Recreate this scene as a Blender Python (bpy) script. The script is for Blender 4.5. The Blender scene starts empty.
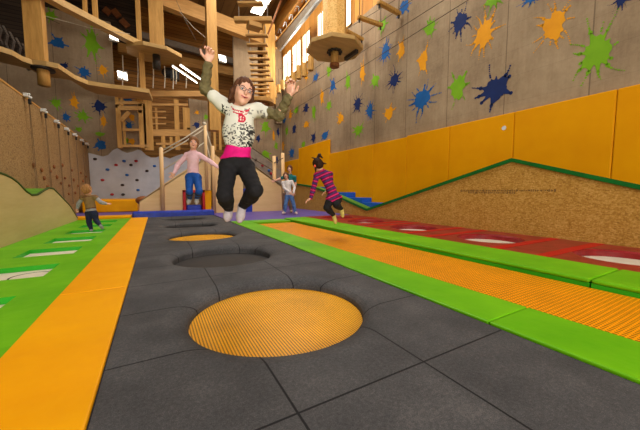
import bpy, bmesh, math, random
import numpy as np
from mathutils import Vector, Matrix, noise as mnoise

C = bpy.context.scene.collection
V = Vector
PI = math.pi

# ---------------------------------------------------------------- camera model (used to place things at real distances)
F, H = 291.0, 0.75
YAW, PIT = math.atan(164 / F), math.atan(23 / F)
FW = V((math.sin(YAW) * math.cos(PIT), math.cos(YAW) * math.cos(PIT), -math.sin(PIT)))
RT = V((math.cos(YAW), -math.sin(YAW), 0))
UP = RT.cross(FW)
CAM = V((0, 0, H))

def ray(x, y):
    return RT * ((x - 320) / F) + UP * ((215 - y) / F) + FW

def at(x, y, X=None, Y=None, Z=None, D=None):
    """the point of the place seen at pixel x, y on a known plane or at a known distance"""
    d = ray(x, y)
    if X is not None: t = X / d.x
    elif Y is not None: t = Y / d.y
    elif Z is not None: t = (Z - H) / d.z
    else: t = D
    return CAM + d * t

# ---------------------------------------------------------------- tags
def tag(o, label=None, cat=None, group=None, kind=None):
    if label: o['label'] = label
    if cat: o['category'] = cat
    if group: o['group'] = group
    if kind: o['kind'] = kind
    return o

def empty(name, loc, label=None, cat=None, group=None, rz=0.0):
    o = bpy.data.objects.new(name, None)
    o.location = loc
    o.rotation_euler = (0, 0, rz)
    o.empty_display_size = 0.1
    C.objects.link(o)
    return tag(o, label, cat, group)

def worldloc(o):
    p = V((0, 0, 0))
    while o is not None:
        p += o.location
        o = o.parent
    return p

def copy_tree(o, parent=None):
    c = o.copy(); C.objects.link(c)
    if parent: c.parent = parent
    for ch in list(o.children): copy_tree(ch, c)
    return c

# ---------------------------------------------------------------- mesh builder
class MB:
    def __init__(s): s.v = []; s.f = []; s.m = []
    def add(s, vs, fs, mi=0):
        n = len(s.v); s.v += [V(p) for p in vs]
        for f in fs: s.f.append([i + n for i in f]); s.m.append(mi)
        return s
    def box(s, lo, hi, mi=0):
        x0, y0, z0 = lo; x1, y1, z1 = hi
        return s.add([(x0, y0, z0), (x1, y0, z0), (x1, y1, z0), (x0, y1, z0), (x0, y0, z1), (x1, y0, z1), (x1, y1, z1), (x0, y1, z1)],
                     [(0, 3, 2, 1), (4, 5, 6, 7), (0, 1, 5, 4), (1, 2, 6, 5), (2, 3, 7, 6), (3, 0, 4, 7)], mi)
    def beam(s, a, b, w, h, up=(0, 0, 1), mi=0):
        a, b = V(a), V(b); d = (b - a).normalized(); u = V(up)
        if abs(d.dot(u)) > .98: u = V((0, 1, 0))
        r = d.cross(u).normalized(); u = r.cross(d)
        vs = []
        for p in (a, b):
            for i, j in ((-1, -1), (1, -1), (1, 1), (-1, 1)): vs.append(p + r * (i * w / 2) + u * (j * h / 2))
        return s.add(vs, [(0, 1, 2, 3), (7, 6, 5, 4), (0, 4, 5, 1), (1, 5, 6, 2), (2, 6, 7, 3), (3, 7, 4, 0)], mi)
    def tube(s, pts, r, n=10, mi=0, r2=None):
        pts = [V(p) for p in pts]; k = len(pts); rings = []
        ref = None
        for i, p in enumerate(pts):
            d = (pts[min(i + 1, k - 1)] - pts[max(i - 1, 0)]).normalized()
            if ref is None: ref = V((0, 0, 1)) if abs(d.z) < .9 else V((1, 0, 0))
            a = d.cross(ref).normalized(); b = a.cross(d); ref = b
            rr = r if r2 is None else r + (r2 - r) * i / (k - 1)
            rings.append([p + a * (rr * math.cos(2 * PI * j / n)) + b * (rr * math.sin(2 * PI * j / n)) for j in range(n)])
        vs = [q for g in rings for q in g]; fs = []
        for i in range(k - 1):
            for j in range(n):
                fs.append((i * n + j, (i + 1) * n + j, (i + 1) * n + (j + 1) % n, i * n + (j + 1) % n))
        fs.append(tuple(range(n))); fs.append(tuple((k - 1) * n + j for j in reversed(range(n))))
        return s.add(vs, fs, mi)
    def prism(s, poly, d, mi=0):
        """poly: planar loop of points, swept by vector d"""
        n = len(poly); d = V(d); poly = [V(p) for p in poly]
        fs = [tuple(reversed(range(n))), tuple(range(n, 2 * n))]
        for i in range(n): j = (i + 1) % n; fs.append((i, j, j + n, i + n))
        return s.add(poly + [p + d for p in poly], fs, mi)
    def ball(s, c, r, n=12, m=8, sc=(1, 1, 1), mi=0):
        c = V(c); vs = [c + V((0, 0, r * sc[2]))]; fs = []
        for i in range(1, m):
            t = PI * i / m
            for j in range(n):
                a = 2 * PI * j / n
                vs.append(c + V((r * sc[0] * math.sin(t) * math.cos(a), r * sc[1] * math.sin(t) * math.sin(a), r * sc[2] * math.cos(t))))
        vs.append(c - V((0, 0, r * sc[2])))
        for j in range(n): fs.append((0, 1 + j, 1 + (j + 1) % n))
        for i in range(m - 2):
            for j in range(n):
                a = 1 + i * n + j; b = 1 + i * n + (j + 1) % n
                fs.append((a, a + n, b + n, b))
        L = len(vs) - 1
        for j in range(n): fs.append((L, L - n + (j + 1) % n, L - n + j))
        return s.add(vs, fs, mi)
    def build(s, name, mats, parent=None, bevel=0, smooth=False, loc=None, fix=True):
        if not isinstance(mats, (list, tuple)): mats = [mats]
        if parent is not None: org = worldloc(parent)
        elif loc is not None: org = V(loc)
        else: org = V((0, 0, 0))
        me = bpy.data.meshes.new(name)
        me.from_pydata([tuple(p - org) for p in s.v], [], s.f)
        for m in mats: me.materials.append(m)
        me.polygons.foreach_set('material_index', s.m)
        if fix:
            bm = bmesh.new(); bm.from_mesh(me); bmesh.ops.recalc_face_normals(bm, faces=bm.faces); bm.to_mesh(me); bm.free()
        if smooth: me.polygons.foreach_set('use_smooth', [True] * len(me.polygons))
        me.update()
        o = bpy.data.objects.new(name, me); C.objects.link(o)
        if parent is not None: o.parent = parent
        else: o.location = org
        if bevel:
            b = o.modifiers.new('bevel', 'BEVEL'); b.width = bevel; b.segments = 2; b.limit_method = 'ANGLE'
        return o

def single(name, mb, mat, label, cat, group=None, bevel=0, smooth=False, loc=None, kind=None):
    if loc is None:
        xs = [p.x for p in mb.v]; ys = [p.y for p in mb.v]; zs = [p.z for p in mb.v]
        loc = ((min(xs) + max(xs)) / 2, (min(ys) + max(ys)) / 2, min(zs))
    return tag(mb.build(name, mat, None, bevel, smooth, loc), label, cat, group, kind)

def struct(name, mb, mat, label=None, bevel=0):
    o = mb.build(name, mat, None, bevel, loc=(0, 0, 0)); o['kind'] = 'structure'
    if label: o['label'] = label
    o['category'] = name.split('_')[0]
    return o

# ---------------------------------------------------------------- materials
def lin(c):
    return tuple(((x / 255) / 12.92 if x / 255 <= .04045 else ((x / 255 + .055) / 1.055) ** 2.4) for x in c) + (1.0,)

class NT:
    def __init__(s, name, rough=.6, spec=.3):
        s.m = bpy.data.materials.new(name); s.m.use_nodes = True
        s.t = s.m.node_tree; s.n = s.t.nodes
        s.b = s.n['Principled BSDF']; s.b.inputs['Roughness'].default_value = rough
        s.b.inputs['Specular IOR Level'].default_value = spec
        s.co = s.n.new('ShaderNodeTexCoord').outputs['Object']
    def link(s, a, b): s.t.links.new(a, b)
    def mapping(s, sc=(1, 1, 1), rot=(0, 0, 0)):
        m = s.n.new('ShaderNodeMapping'); m.inputs['Scale'].default_value = sc; m.inputs['Rotation'].default_value = rot
        s.link(s.co, m.inputs['Vector']); return m.outputs['Vector']
    def noise(s, scale, detail=4, rough=.6, sc=(1, 1, 1)):
        n = s.n.new('ShaderNodeTexNoise'); n.inputs['Scale'].default_value = scale; n.inputs['Detail'].default_value = detail
        n.inputs['Roughness'].default_value = rough; s.link(s.mapping(sc), n.inputs['Vector']); return n.outputs['Fac']
    def voronoi(s, scale, sc=(1, 1, 1), out='Color', rnd=1.0):
        n = s.n.new('ShaderNodeTexVoronoi'); n.inputs['Scale'].default_value = scale; n.inputs['Randomness'].default_value = rnd
        s.link(s.mapping(sc), n.inputs['Vector']); return n.outputs[out]
    def math(s, op, a, b=None, clamp=False):
        n = s.n.new('ShaderNodeMath'); n.operation = op; n.use_clamp = clamp
        for i, q in enumerate((a, b)):
            if q is None: continue
            if isinstance(q, (int, float)): n.inputs[i].default_value = q
            else: s.link(q, n.inputs[i])
        return n.outputs[0]
    def xyz(s):
        n = s.n.new('ShaderNodeSeparateXYZ'); s.link(s.co, n.inputs[0]); return n.outputs
    def ramp(s, fac, stops):
        n = s.n.new('ShaderNodeValToRGB'); e = n.color_ramp.elements
        while len(e) < len(stops): e.new(.5)
        for q, (p, c) in zip(e, stops): q.position = p; q.color = c if len(c) == 4 else tuple(c) + (1,)
        s.link(fac, n.inputs[0]); return n.outputs['Color']
    def mix(s, fac, a, b, mode='MIX'):
        n = s.n.new('ShaderNodeMix'); n.data_type = 'RGBA'; n.blend_type = mode
        for i, q in ((0, fac), (6, a), (7, b)):
            if isinstance(q, (int, float, tuple)): n.inputs[i].default_value = q
            else: s.link(q, n.inputs[i])
        return n.outputs[2]
    def base(s, c):
        if isinstance(c, tuple): s.b.inputs['Base Color'].default_value = c
        else: s.link(c, s.b.inputs['Base Color'])
        return s
    def bump(s, h, strength=.3, dist=.01):
        n = s.n.new('ShaderNodeBump'); n.inputs['Strength'].default_value = strength; n.inputs['Distance'].default_value = dist
        s.link(h, n.inputs['Height']); s.link(n.outputs[0], s.b.inputs['Normal']); return s

def line(t, axis_out, period, width, off=0.0):
    """1 near the joints of a regular grid along one axis"""
    a = t.math('ADD', axis_out, -off)
    f = t.math('FRACT', t.math('DIVIDE', a, period))
    d = t.math('MINIMUM', f, t.math('SUBTRACT', 1.0, f))
    return t.math('LESS_THAN', d, width / period / 2)

def soft(name, c, c2=None, scale=6, rough=.5, bump=.15, bscale=None, spec=.3, bd=.01, sc=(1, 1, 1)):
    t = NT(name, rough, spec); a = lin(c); b = lin(c2 or tuple(int(x * .82) for x in c))
    n = t.noise(scale, 5, .6, sc)
    t.base(t.ramp(n, [(.3, b), (.7, a)]))
    if bump: t.bump(t.noise(bscale or scale * 6, 4, .6, sc), bump, bd)
    return t.m

def wood(name, c, c2, axis='z', scale=9, rough=.55):
    t = NT(name, rough, .25)
    sc = {'x': (.12, 1, 1), 'y': (1, .12, 1), 'z': (1, 1, .12)}[axis]
    n = t.noise(scale, 6, .7, sc); big = t.noise(1.2, 2, .5)
    col = t.ramp(n, [(.3, lin(c2)), (.62, lin(c))])
    t.base(t.mix(t.math('MULTIPLY', big, .35), col, lin(tuple(int(x * .8) for x in c))))
    t.bump(n, .15, .01); return t.m

def osb(name, cs, scale=26, rough=.6):
    t = NT(name, rough, .25)
    v1 = t.voronoi(scale, (1, .8, 1.5)); v2 = t.voronoi(scale * 1.3, (1.3, 1.5, .7))
    n = t.noise(3.5, 5, .65)
    g = t.n.new('ShaderNodeRGBToBW'); t.link(v1, g.inputs[0]); g2 = t.n.new('ShaderNodeRGBToBW'); t.link(v2, g2.inputs[0])
    f = t.math('ADD', t.math('MULTIPLY', g.outputs[0], .5), t.math('MULTIPLY', g2.outputs[0], .3))
    f = t.math('ADD', f, t.math('MULTIPLY', n, .3))
    t.base(t.ramp(f, [(.22, lin(cs[0])), (.5, lin(cs[1])), (.85, lin(cs[2]))])); t.bump(f, .25, .004); return t.m

M = {}
M['vinyl_yellow'] = soft('vinyl yellow', (244, 170, 0), (232, 152, 0), 1.6, .5, .25, 3.0, .12, .03)
M['vinyl_green'] = soft('vinyl green', (112, 186, 16), (86, 164, 8), 2.2, .45, .25, 4.0, .2, .03)
M['vinyl_green_side'] = soft('vinyl green side', (50, 180, 30), (36, 160, 22), 2, .45, .1)
M['vinyl_red'] = soft('vinyl red', (160, 34, 36), (122, 18, 22), 5.5, .34, .25, 5, .4, .02)
M['vinyl_red_bright'] = soft('vinyl bright red', (190, 0, 12), (176, 0, 8), 3, .45, .05)
M['vinyl_blue'] = soft('vinyl blue', (36, 66, 190), (24, 46, 150), 8, .4, .3, 9, .4, .03)
M['vinyl_purple'] = soft('vinyl purple', (104, 86, 160), (84, 68, 140), 3, .5, .1)
M['step_blue'] = soft('step blue', (28, 98, 205), (20, 84, 185), 3, .5, .05)
M['dark_green'] = soft('dark green trim', (10, 112, 40), (6, 92, 30), 4, .5, .05)
M['turf'] = soft('bank green', (98, 150, 40), (80, 130, 30), 6, .6, .1)
M['wall_pad'] = soft('wall pad yellow', (236, 164, 0), (224, 148, 0), .9, .6, .12, 2.0, .1, .02)
M['rope'] = soft('rope white', (215, 205, 185), (180, 165, 140), 30, .8, .2)
M['steel'] = soft('steel', (176, 178, 178), (140, 142, 142), 10, .3, 0)
M['steel'].node_tree.nodes['Principled BSDF'].inputs['Metallic'].default_value = .8
M['dark_steel'] = soft('dark steel', (60, 52, 44), (40, 34, 30), 12, .5, 0)
M['cable'] = soft('cable', (92, 78, 60), (70, 60, 48), 12, .5, 0)
M['black'] = soft('black plastic', (24, 24, 26), (16, 16, 18), 8, .5, 0)
M['white'] = soft('white plastic', (225, 225, 222), (205, 205, 202), 8, .45, 0)
M['bed_grey'] = soft('grey webbing', (46, 41, 38), (36, 32, 30), 8, .6, .1)
M['bed_white'] = soft('white jumping bed', (226, 216, 196), (205, 194, 172), 3, .5, .05)
M['grey_climb'] = soft('grey climbing panel', (196, 198, 204), (172, 175, 182), 1.4, .6, .1, 30)
M['void'] = soft('pit dark', (38, 30, 26), (26, 22, 20), 3, .9, 0)
M['timber'] = wood('glulam timber vertical', (208, 158, 84), (168, 120, 56), 'z')
M['timber_x'] = wood('timber along x', (204, 156, 90), (168, 122, 64), 'x')
M['timber_y'] = wood('timber along y', (214, 160, 84), (176, 124, 58), 'y')
M['deck'] = wood('deck board', (204, 166, 104), (168, 132, 76), 'x', 6)
M['log'] = wood('round log', (206, 160, 84), (140, 96, 44), 'z', 14)
M['pole'] = wood('pale pole', (232, 192, 140), (212, 168, 112), 'z', 7)
M['ply_pale'] = wood('pale plywood', (242, 206, 150), (226, 186, 126), 'x', 5)
M['ply_left'] = wood('ramp plywood', (202, 182, 126), (184, 162, 106), 'y', 5)
M['osb'] = osb('strand board', ((142, 100, 34), (178, 132, 54), (206, 164, 90)), 44)
M['osb_left'] = osb('climbing board', ((106, 78, 46), (150, 118, 74), (174, 142, 96)), 40)
M['osb_post'] = osb('post cladding', ((180, 130, 62), (222, 174, 98), (240, 200, 128)), 30)
M['hold'] = soft('wooden hold', (150, 92, 50), (120, 70, 36), 8, .6, .1)

def plank_mat(name, c, c2, axis, period, rough=.6):
    t = NT(name, rough, .2); o = t.xyz(); ax = o['XYZ'.index(axis)]
    l = line(t, ax, period, .014)
    cell = t.math('FLOOR', t.math('DIVIDE', ax, period))
    w = t.n.new('ShaderNodeTexWhiteNoise'); w.noise_dimensions = '1D'; t.link(cell, w.inputs['W'])
    n = t.noise(5, 6, .7, (.15, .15, 1) if axis == 'Z' else (1, .15, .15))
    f = t.math('ADD', t.math('MULTIPLY', w.outputs['Value'], .4), t.math('MULTIPLY', n, .6))
    col = t.ramp(f, [(.25, lin(c2)), (.7, lin(c))])
    t.base(t.mix(l, col, lin(tuple(int(x * .35) for x in c2)))); return t.m
M['siding'] = plank_mat('timber siding', (176, 122, 58), (128, 84, 36), 'Z', .19)
M['siding_dark'] = plank_mat('dark timber siding', (72, 58, 46), (44, 36, 30), 'Z', .14)
M['ceiling'] = plank_mat('ceiling boards', (150, 112, 66), (108, 78, 44), 'X', .6)
M['siding_warm'] = plank_mat('warm panelling', (214, 150, 66), (172, 116, 46), 'Y', .5)

def concrete(name, axis):
    t = NT(name, .8, .15); o = t.xyz(); ax = o[0] if axis == 'X' else o[1]
    n = t.noise(.9, 6, .7); n2 = t.noise(14, 5, .7)
    n3 = t.noise(3, 4, .7, (3, 3, .3))
    f = t.math('ADD', t.math('ADD', t.math('MULTIPLY', n, .55), t.math('MULTIPLY', n2, .2)), t.math('MULTIPLY', n3, .25))
    col = t.ramp(f, [(.3, lin((126, 106, 84))), (.5, lin((160, 138, 110))), (.7, lin((184, 162, 132)))])
    l = line(t, ax, 1.4, .02, .8); h = line(t, o[2], .52, .008)
    col = t.mix(t.math('MULTIPLY', l, .55), col, lin((80, 66, 54)))
    col = t.mix(t.math('MULTIPLY', h, .2), col, lin((80, 66, 54)))
    t.base(col); t.bump(n2, .15, .01); return t.m
M['concrete'] = concrete('concrete right', 'Y'); M['concrete_x'] = concrete('concrete back', 'X')

def rubber():
    t = NT('black rubber granulate', .75, .25); o = t.xyz()
    n = t.noise(260, 3, .8); n2 = t.noise(2.5, 5, .6); n3 = t.noise(70, 3, .7)
    f = t.math('ADD', t.math('MULTIPLY', n, .45), t.math('ADD', t.math('MULTIPLY', n2, .3), t.math('MULTIPLY', n3, .25)))
    col = t.ramp(f, [(.36, lin((42, 42, 43))), (.52, lin((72, 71, 72))), (.68, lin((114, 110, 108)))])
    l = t.math('MAXIMUM', line(t, o[0], .6133, .009, -.22), line(t, o[1], .615, .009, .85))
    t.base(t.mix(l, col, lin((22, 22, 24))))
    t.bump(t.math('SUBTRACT', t.math('MULTIPLY', n, .25), l), .4, .006); return t.m
M['rubber'] = rubber()

def webbing(name, c, gap, px, py, dens=.36):
    t = NT(name, .4, .3); o = t.xyz()
    gx = line(t, o[0], px, px * dens); gy = t.math('SUBTRACT', 1.0, line(t, o[1], py, py * .34))
    g = t.math('MULTIPLY', gx, gy)
    n = t.noise(4, 3)
    col = t.ramp(n, [(.3, lin(tuple(int(x * .92) for x in c))), (.7, lin(c))])
    t.base(t.mix(g, col, lin(gap))); t.bump(t.math('SUBTRACT', 1.0, g), .35, .003); return t.m
M['web_orange'] = webbing('orange webbing', (255, 180, 4), (70, 34, 2), .0165, .011, .40)
M['web_run'] = webbing('orange webbing run', (255, 162, 0), (120, 58, 0), .03, .03, .42)

def glow(name, c, s):
    m = bpy.data.materials.new(name); m.use_nodes = True; n = m.node_tree.nodes
    b = n['Principled BSDF']; b.inputs['Base Color'].default_value = lin(c); b.inputs['Emission Color'].default_value = lin(c)
    b.inputs['Emission Strength'].default_value = s; return m
M['lamp'] = glow('lamp diffuser', (255, 244, 220), 9)
M['daylight'] = glow('daylight pane', (255, 246, 226), 2.6)
PAINT = {'n': soft('navy paint', (8, 38, 98), (4, 30, 84), 4, .7, 0), 'b': soft('blue paint', (22, 98, 168), (16, 84, 150), 4, .7, 0),
         'g': soft('green paint', (126, 180, 18), (112, 166, 12), 4, .7, 0), 'o': soft('orange paint', (240, 164, 8), (228, 150, 4), 4, .7, 0)}
ORD = ['first', 'second', 'third', 'fourth', 'fifth', 'sixth', 'seventh', 'eighth', 'ninth', 'tenth', 'eleventh', 'twelfth', 'thirteenth', 'fourteenth', 'fifteenth', 'sixteenth']
# ================================================================ THE GROUND
XL, XR, YB, YF, ZC = -2.45, 6.5, 16.0, -4.0, 10.0
m = MB().box((-9, YF, -.5), (XR + .3, 22, -.3)); struct('floor', m, M['void'])

# rubber tile walkway, three tiles wide, a round opening in every three by three block
HX, HY0, PER = .695, 1.795, 1.845
def tile_block(mb, yc, hole):
    x0, x1, y0, y1 = -.22, 1.62, yc - .0225 - PER / 2, yc - .0225 + PER / 2
    if not hole:
        return mb.add([(x0, y0, 0), (x1, y0, 0), (x1, y1, 0), (x0, y1, 0)], [(0, 1, 2, 3)])
    n = 96; prof = [(.69, 0), (.66, -.004), (.63, -.010), (.60, -.020), (.578, -.034), (.563, -.05), (.558, -.07), (.558, -.16)]
    vs = []
    angs = [2 * PI * i / n + PI / 4 for i in range(n)]
    for a in angs:
        dx, dy = math.cos(a), math.sin(a)
        tx = ((x1 - HX) if dx > 0 else (HX - x0)) / max(abs(dx), 1e-6); ty = ((y1 - yc) if dy > 0 else (yc - y0)) / max(abs(dy), 1e-6)
        t = min(tx, ty); vs.append((HX + dx * t, yc + dy * t, 0))
    # snap exact corners
    for cx, cy in ((x0, y0), (x1, y0), (x1, y1), (x0, y1)):
        i = min(range(n), key=lambda k: (vs[k][0] - cx) ** 2 + (vs[k][1] - cy) ** 2); vs[i] = (cx, cy, 0)
    for r, z in prof:
        for a in angs: vs.append((HX + r * math.cos(a), yc + r * math.sin(a), z))
    fs = []
    for k in range(len(prof)):
        for i in range(n): j = (i + 1) % n; fs.append((k * n + i, k * n + j, (k + 1) * n + j, (k + 1) * n + i))
    mb.add(vs, fs)
m = MB()
for k in range(-3, 5): tile_block(m, HY0 + PER * k, k >= 0)
m.add([(-.22, -4.7, 0), (-.22, 10.0, 0), (-.22, 10.0, -.2), (-.22, -4.7, -.2)], [(0, 1, 2, 3)])
m.add([(1.62, -4.7, 0), (1.62, 10.0, 0), (1.62, 10.0, -.2), (1.62, -4.7, -.2)], [(0, 1, 2, 3)])
o = m.build('floor', M['rubber']); tag(o, 'dark grey rubber tile walkway with round openings', kind='structure')

def disc(mb, c, r, z, n=64, mi=0, sag=0.0):
    vs = [(c[0], c[1], z - sag)]; fs = []
    for k, rr in enumerate((r * .5, r)):
        for i in range(n): vs.append((c[0] + rr * math.cos(2 * PI * i / n), c[1] + rr * math.sin(2 * PI * i / n), z - sag * (.6 if k == 0 else 0)))
    for i in range(n):
        j = (i + 1) % n; fs.append((0, 1 + i, 1 + j)); fs.append((1 + i, 1 + n + i, 1 + n + j, 1 + j))
    return mb.add(vs, fs, mi)
def ring(mb, c, r0, r1, z0, z1, n=64, mi=0):
    vs = []
    for r, z in ((r0, z0), (r0, z1), (r1, z1), (r1, z0)):
        for i in range(n): vs.append((c[0] + r * math.cos(2 * PI * i / n), c[1] + r * math.sin(2 * PI * i / n), z))
    fs = []
    for k in range(4):
        for i in range(n):
            j = (i + 1) % n; k2 = (k + 1) % 4; fs.append((k * n + i, k * n + j, k2 * n + j, k2 * n + i))
    return mb.add(vs, fs, mi)

lab = ['round trampoline with orange webbing bed nearest the camera in the rubber walkway',
       'round trampoline with dark grey bed behind the nearest orange one',
       'round trampoline with orange bed in the rubber walkway under the child in pink',
       'round trampoline with dark bed just beyond the farther orange one',
       'farthest round trampoline of the walkway, dark bed close to the blue roll mat']
for k in range(5):
    c = (HX, HY0 + PER * k)
    t = empty('round_trampoline', (c[0], c[1], -.3), lab[k], 'trampoline', 'round trampolines in the rubber walkway')
    disc(MB(), c, .60, -.085 if k in (0, 2) else -.115, sag=.004).build('jumping_bed', M['web_orange'] if k in (0, 2) else M['bed_grey'], t)
    ring(MB(), c, .60, .64, -.18, -.115).build('frame_ring', M['dark_steel'], t)
    mm = MB()
    for i in range(4):
        a = PI / 4 + i * PI / 2; x, y = c[0] + .6 * math.cos(a), c[1] + .6 * math.sin(a); mm = MB().box((x - .02, y - .02, -.3), (x + .02, y + .02, -.15)); mm.build('leg', M['dark_steel'], t)

def pad(x0, x1, y0, y1, z0, z1, name, mat, label, cat, group=None, bev=.008, crease=True):
    m = MB(); nx, ny = 3, 14; random.seed(int(x0 * 100 + y0 * 77))
    m.box((x0, y0, z0), (x1, y1, z1)); return single(name, m, mat, label, cat, group, bevel=bev)

# yellow padding strip between the green field and the walkway
ys = [-2.1, .3, 2.7, 5.1, 7.5, 9.95]
where = ['behind the foremost joint', 'nearest the camera', 'second from the camera', 'third from the camera', 'farthest from the camera']
for i in range(5):
    if i == 0: continue
    pad(-.635, -.222, ys[i] + .003, ys[i + 1] - .003, -.28, .012, 'yellow_mat', M['vinyl_yellow'],
        'yellow vinyl padding strip beside the rubber walkway, ' + where[i], 'mat', 'yellow strip padding along the walkway')

# green field of small square trampolines
far = [.69, 1.78, 2.87, 3.98, 5.10, 6.17, 7.25, 8.33, 9.4]
pos = ['at the left photo edge', 'second from the camera, with a black printed arc', 'third from the camera',
       'fourth from the camera', 'at the feet of the toddler', 'just beyond the toddler', 'farthest, before the low yellow pad']
for i in range(1, len(far)):
    y1 = far[i]; y0 = y1 - .54; b0 = far[i - 1] + .15; b1 = y1 + .15
    if i == len(far) - 1: b1 = 9.95
    x0, x1, hx0, hx1 = XL + .05 if i < 0 else -1.84, -.637, -1.45, -.905
    t = empty('square_trampoline', ((hx0 + hx1) / 2, (y0 + y1) / 2, -.3), ('small square trampoline in green padding, ' + pos[i - 2]) if i > 1 else
              'small square trampoline in the green padding, beside the nearest yellow strip', 'trampoline', 'square trampolines in the green field')
    m = MB(); z = .0; bot = -.28
    O = [(x0, b0), (x1, b0), (x1, b1), (x0, b1)]; I = [(hx0, y0), (hx1, y0), (hx1, y1), (hx0, y1)]
    vs = [(p[0], p[1], z) for p in O] + [(p[0], p[1], z) for p in I] + [(p[0], p[1], -.05) for p in I] + [(p[0], p[1], bot) for p in O]
    e = .05
    fs = []; 
    for a in range(4): c = (a + 1) % 4; fs.append((a, c, c + 4, a + 4))
    m.add(vs, fs, 0)
    m.add(vs, [(a + 4, (a + 1) % 4 + 4, (a + 1) % 4 + 8, a + 8) for a in range(4)], 1)
    m.add(vs, [(a, a + 12, (a + 1) % 4 + 12, (a + 1) % 4) for a in range(4)], 0)
    m.build('padding', [M['vinyl_green'], M['vinyl_green_side']], t)
    bed = MB().box((hx0 - .03, y0 - .03, -.060), (hx1 + .03, y1 + .03, -.050)).build('jumping_bed', M['bed_white'], t)
    if i in (2, 3):
        ring(MB(), ((hx0 + hx1) / 2 + .12, y0 + .28), .15, .165, -.0495, -.049, 40).build('printed_ring', M['black'], bed)
    MB().box((hx0 - .05, y0 - .05, -.3), (hx1 + .05, y1 + .05, -.12)).build('frame', M['dark_steel'], t)
pad(-1.84, -.637, -2.2, .83, -.28, 0, 'green_mat', M['vinyl_green'], 'green vinyl floor pad closest to the camera on the left', 'mat')

# right hand side: green bolsters, long orange run
gy = [-2.1, .93, 3.9, 7.5]; gn = ['nearest the camera', 'in the middle', 'farthest from the camera']
for i in range(3):
    pad(1.63, 2.06, gy[i] + .004, gy[i + 1] - .004, -.28, .012, 'green_mat', M['vinyl_green'], 'green padding strip between rubber walkway and orange run, length ' + gn[i], 'mat', 'green padding along the near side of the orange run')
gy = [-2.1, .95, 3.95, 7.5]
for i in range(3):
    t = empty('green_bolster', (3.45, (gy[i] + gy[i + 1]) / 2, -.28), 'raised green bolster between orange run and red field, length ' + gn[i], 'bolster', 'green bolsters along the red field')
    MB().box((3.085, gy[i] + .004, .0), (3.76, gy[i + 1] - .004, .035)).build('top_pad', M['vinyl_green'], t, bevel=.018)
    MB().box((3.09, gy[i] + .006, -.28), (3.755, gy[i + 1] - .006, .0)).build('base_pad', M['vinyl_green_side'], t)
pad(2.065, 3.045, 6.95, 7.5, -.28, .012, 'green_mat', M['vinyl_green'], 'short green cross pad closing the far end of the orange run', 'mat')
t = empty('long_trampoline', (2.55, 2.4, -.28), 'long orange webbing trampoline run between two green borders', 'trampoline')
MB().box((2.068, -2.1, -.045), (3.08, 6.94, -.035)).build('jumping_bed', M['web_run'], t)
MB().box((2.07, -2.1, -.28), (3.05, 6.94, -.2)).build('frame', M['dark_steel'], t)

# red field with round white beds
ry = [1.14, 2.73, 4.33, 5.93, 7.3]; rx, rr = 4.70, .47
m = MB(); n = 64; bnd = [-2.1, .32, 1.935, 3.53, 5.13, 6.63, 7.95]
X0, X1 = 3.765, 5.615
def rb(mb, y0, y1, yc):
    vs = []; an = [2 * PI * i / n + PI / 4 for i in range(n)]
    for a in an:
        dx, dy = math.cos(a), math.sin(a)
        t = min(((X1 - rx) if dx > 0 else (rx - X0)) / max(abs(dx), 1e-6), ((y1 - yc) if dy > 0 else (yc - y0)) / max(abs(dy), 1e-6)); vs.append((rx + dx * t, yc + dy * t, 0))
    for cx, cy in ((X0, y0), (X1, y0), (X1, y1), (X0, y1)):
        i = min(range(n), key=lambda k: (vs[k][0] - cx) ** 2 + (vs[k][1] - cy) ** 2); vs[i] = (cx, cy, 0)
    for r, z in ((rr + .10, .0), (rr + .015, .004), (rr, -.02), (rr, -.09)):
        for a in an: vs.append((rx + r * math.cos(a), yc + r * math.sin(a), z))
    fs = [(k * n + i, k * n + (i + 1) % n, (k + 1) * n + (i + 1) % n, (k + 1) * n + i) for k in range(4) for i in range(n)]
    mb.add(vs, fs)
m.add([(X0, -2.1, 0), (X1, -2.1, 0), (X1, .32, 0), (X0, .32, 0)], [(0, 1, 2, 3)])
for i, yc in enumerate(ry): rb(m, bnd[i + 1], bnd[i + 2], yc)
for p in ((X0, X0), (X1, X1)): m.add([(p[0], -2.1, 0), (p[0], 7.95, 0), (p[0], 7.95, -.28), (p[0], -2.1, -.28)], [(0, 1, 2, 3)])
red = tag(m.build('red_mat', M['vinyl_red'], loc=(4.74, 2.9, -.28)), 'red vinyl floor padding with round openings at the foot of the strand board bank', 'mat')
for y in (1.66, 2.2, 3.36, 3.84, 5.0, 5.4, .3, 6.6):
    MB().box((X0 + .01, y - .065, .0005), (X1 - .01, y + .065, .004)).build('cross_strip', M['vinyl_red_bright'], red)
rl = ['nearest the camera at the right edge', 'second from the right edge', 'third from the right edge', 'fourth, under the striped child', 'farthest, behind the striped child']
for i, yc in enumerate(ry):
    t = empty('round_trampoline', (rx, yc, -.3), 'round trampoline with white bed in the red padding, ' + rl[i], 'trampoline', 'round trampolines in the red field')
    disc(MB(), (rx, yc), rr + .06, -.085, sag=.002).build('jumping_bed', M['bed_white'], t)
    ring(MB(), (rx, yc), rr + .06, rr + .1, -.16, -.085).build('frame_ring', M['dark_steel'], t)

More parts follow.
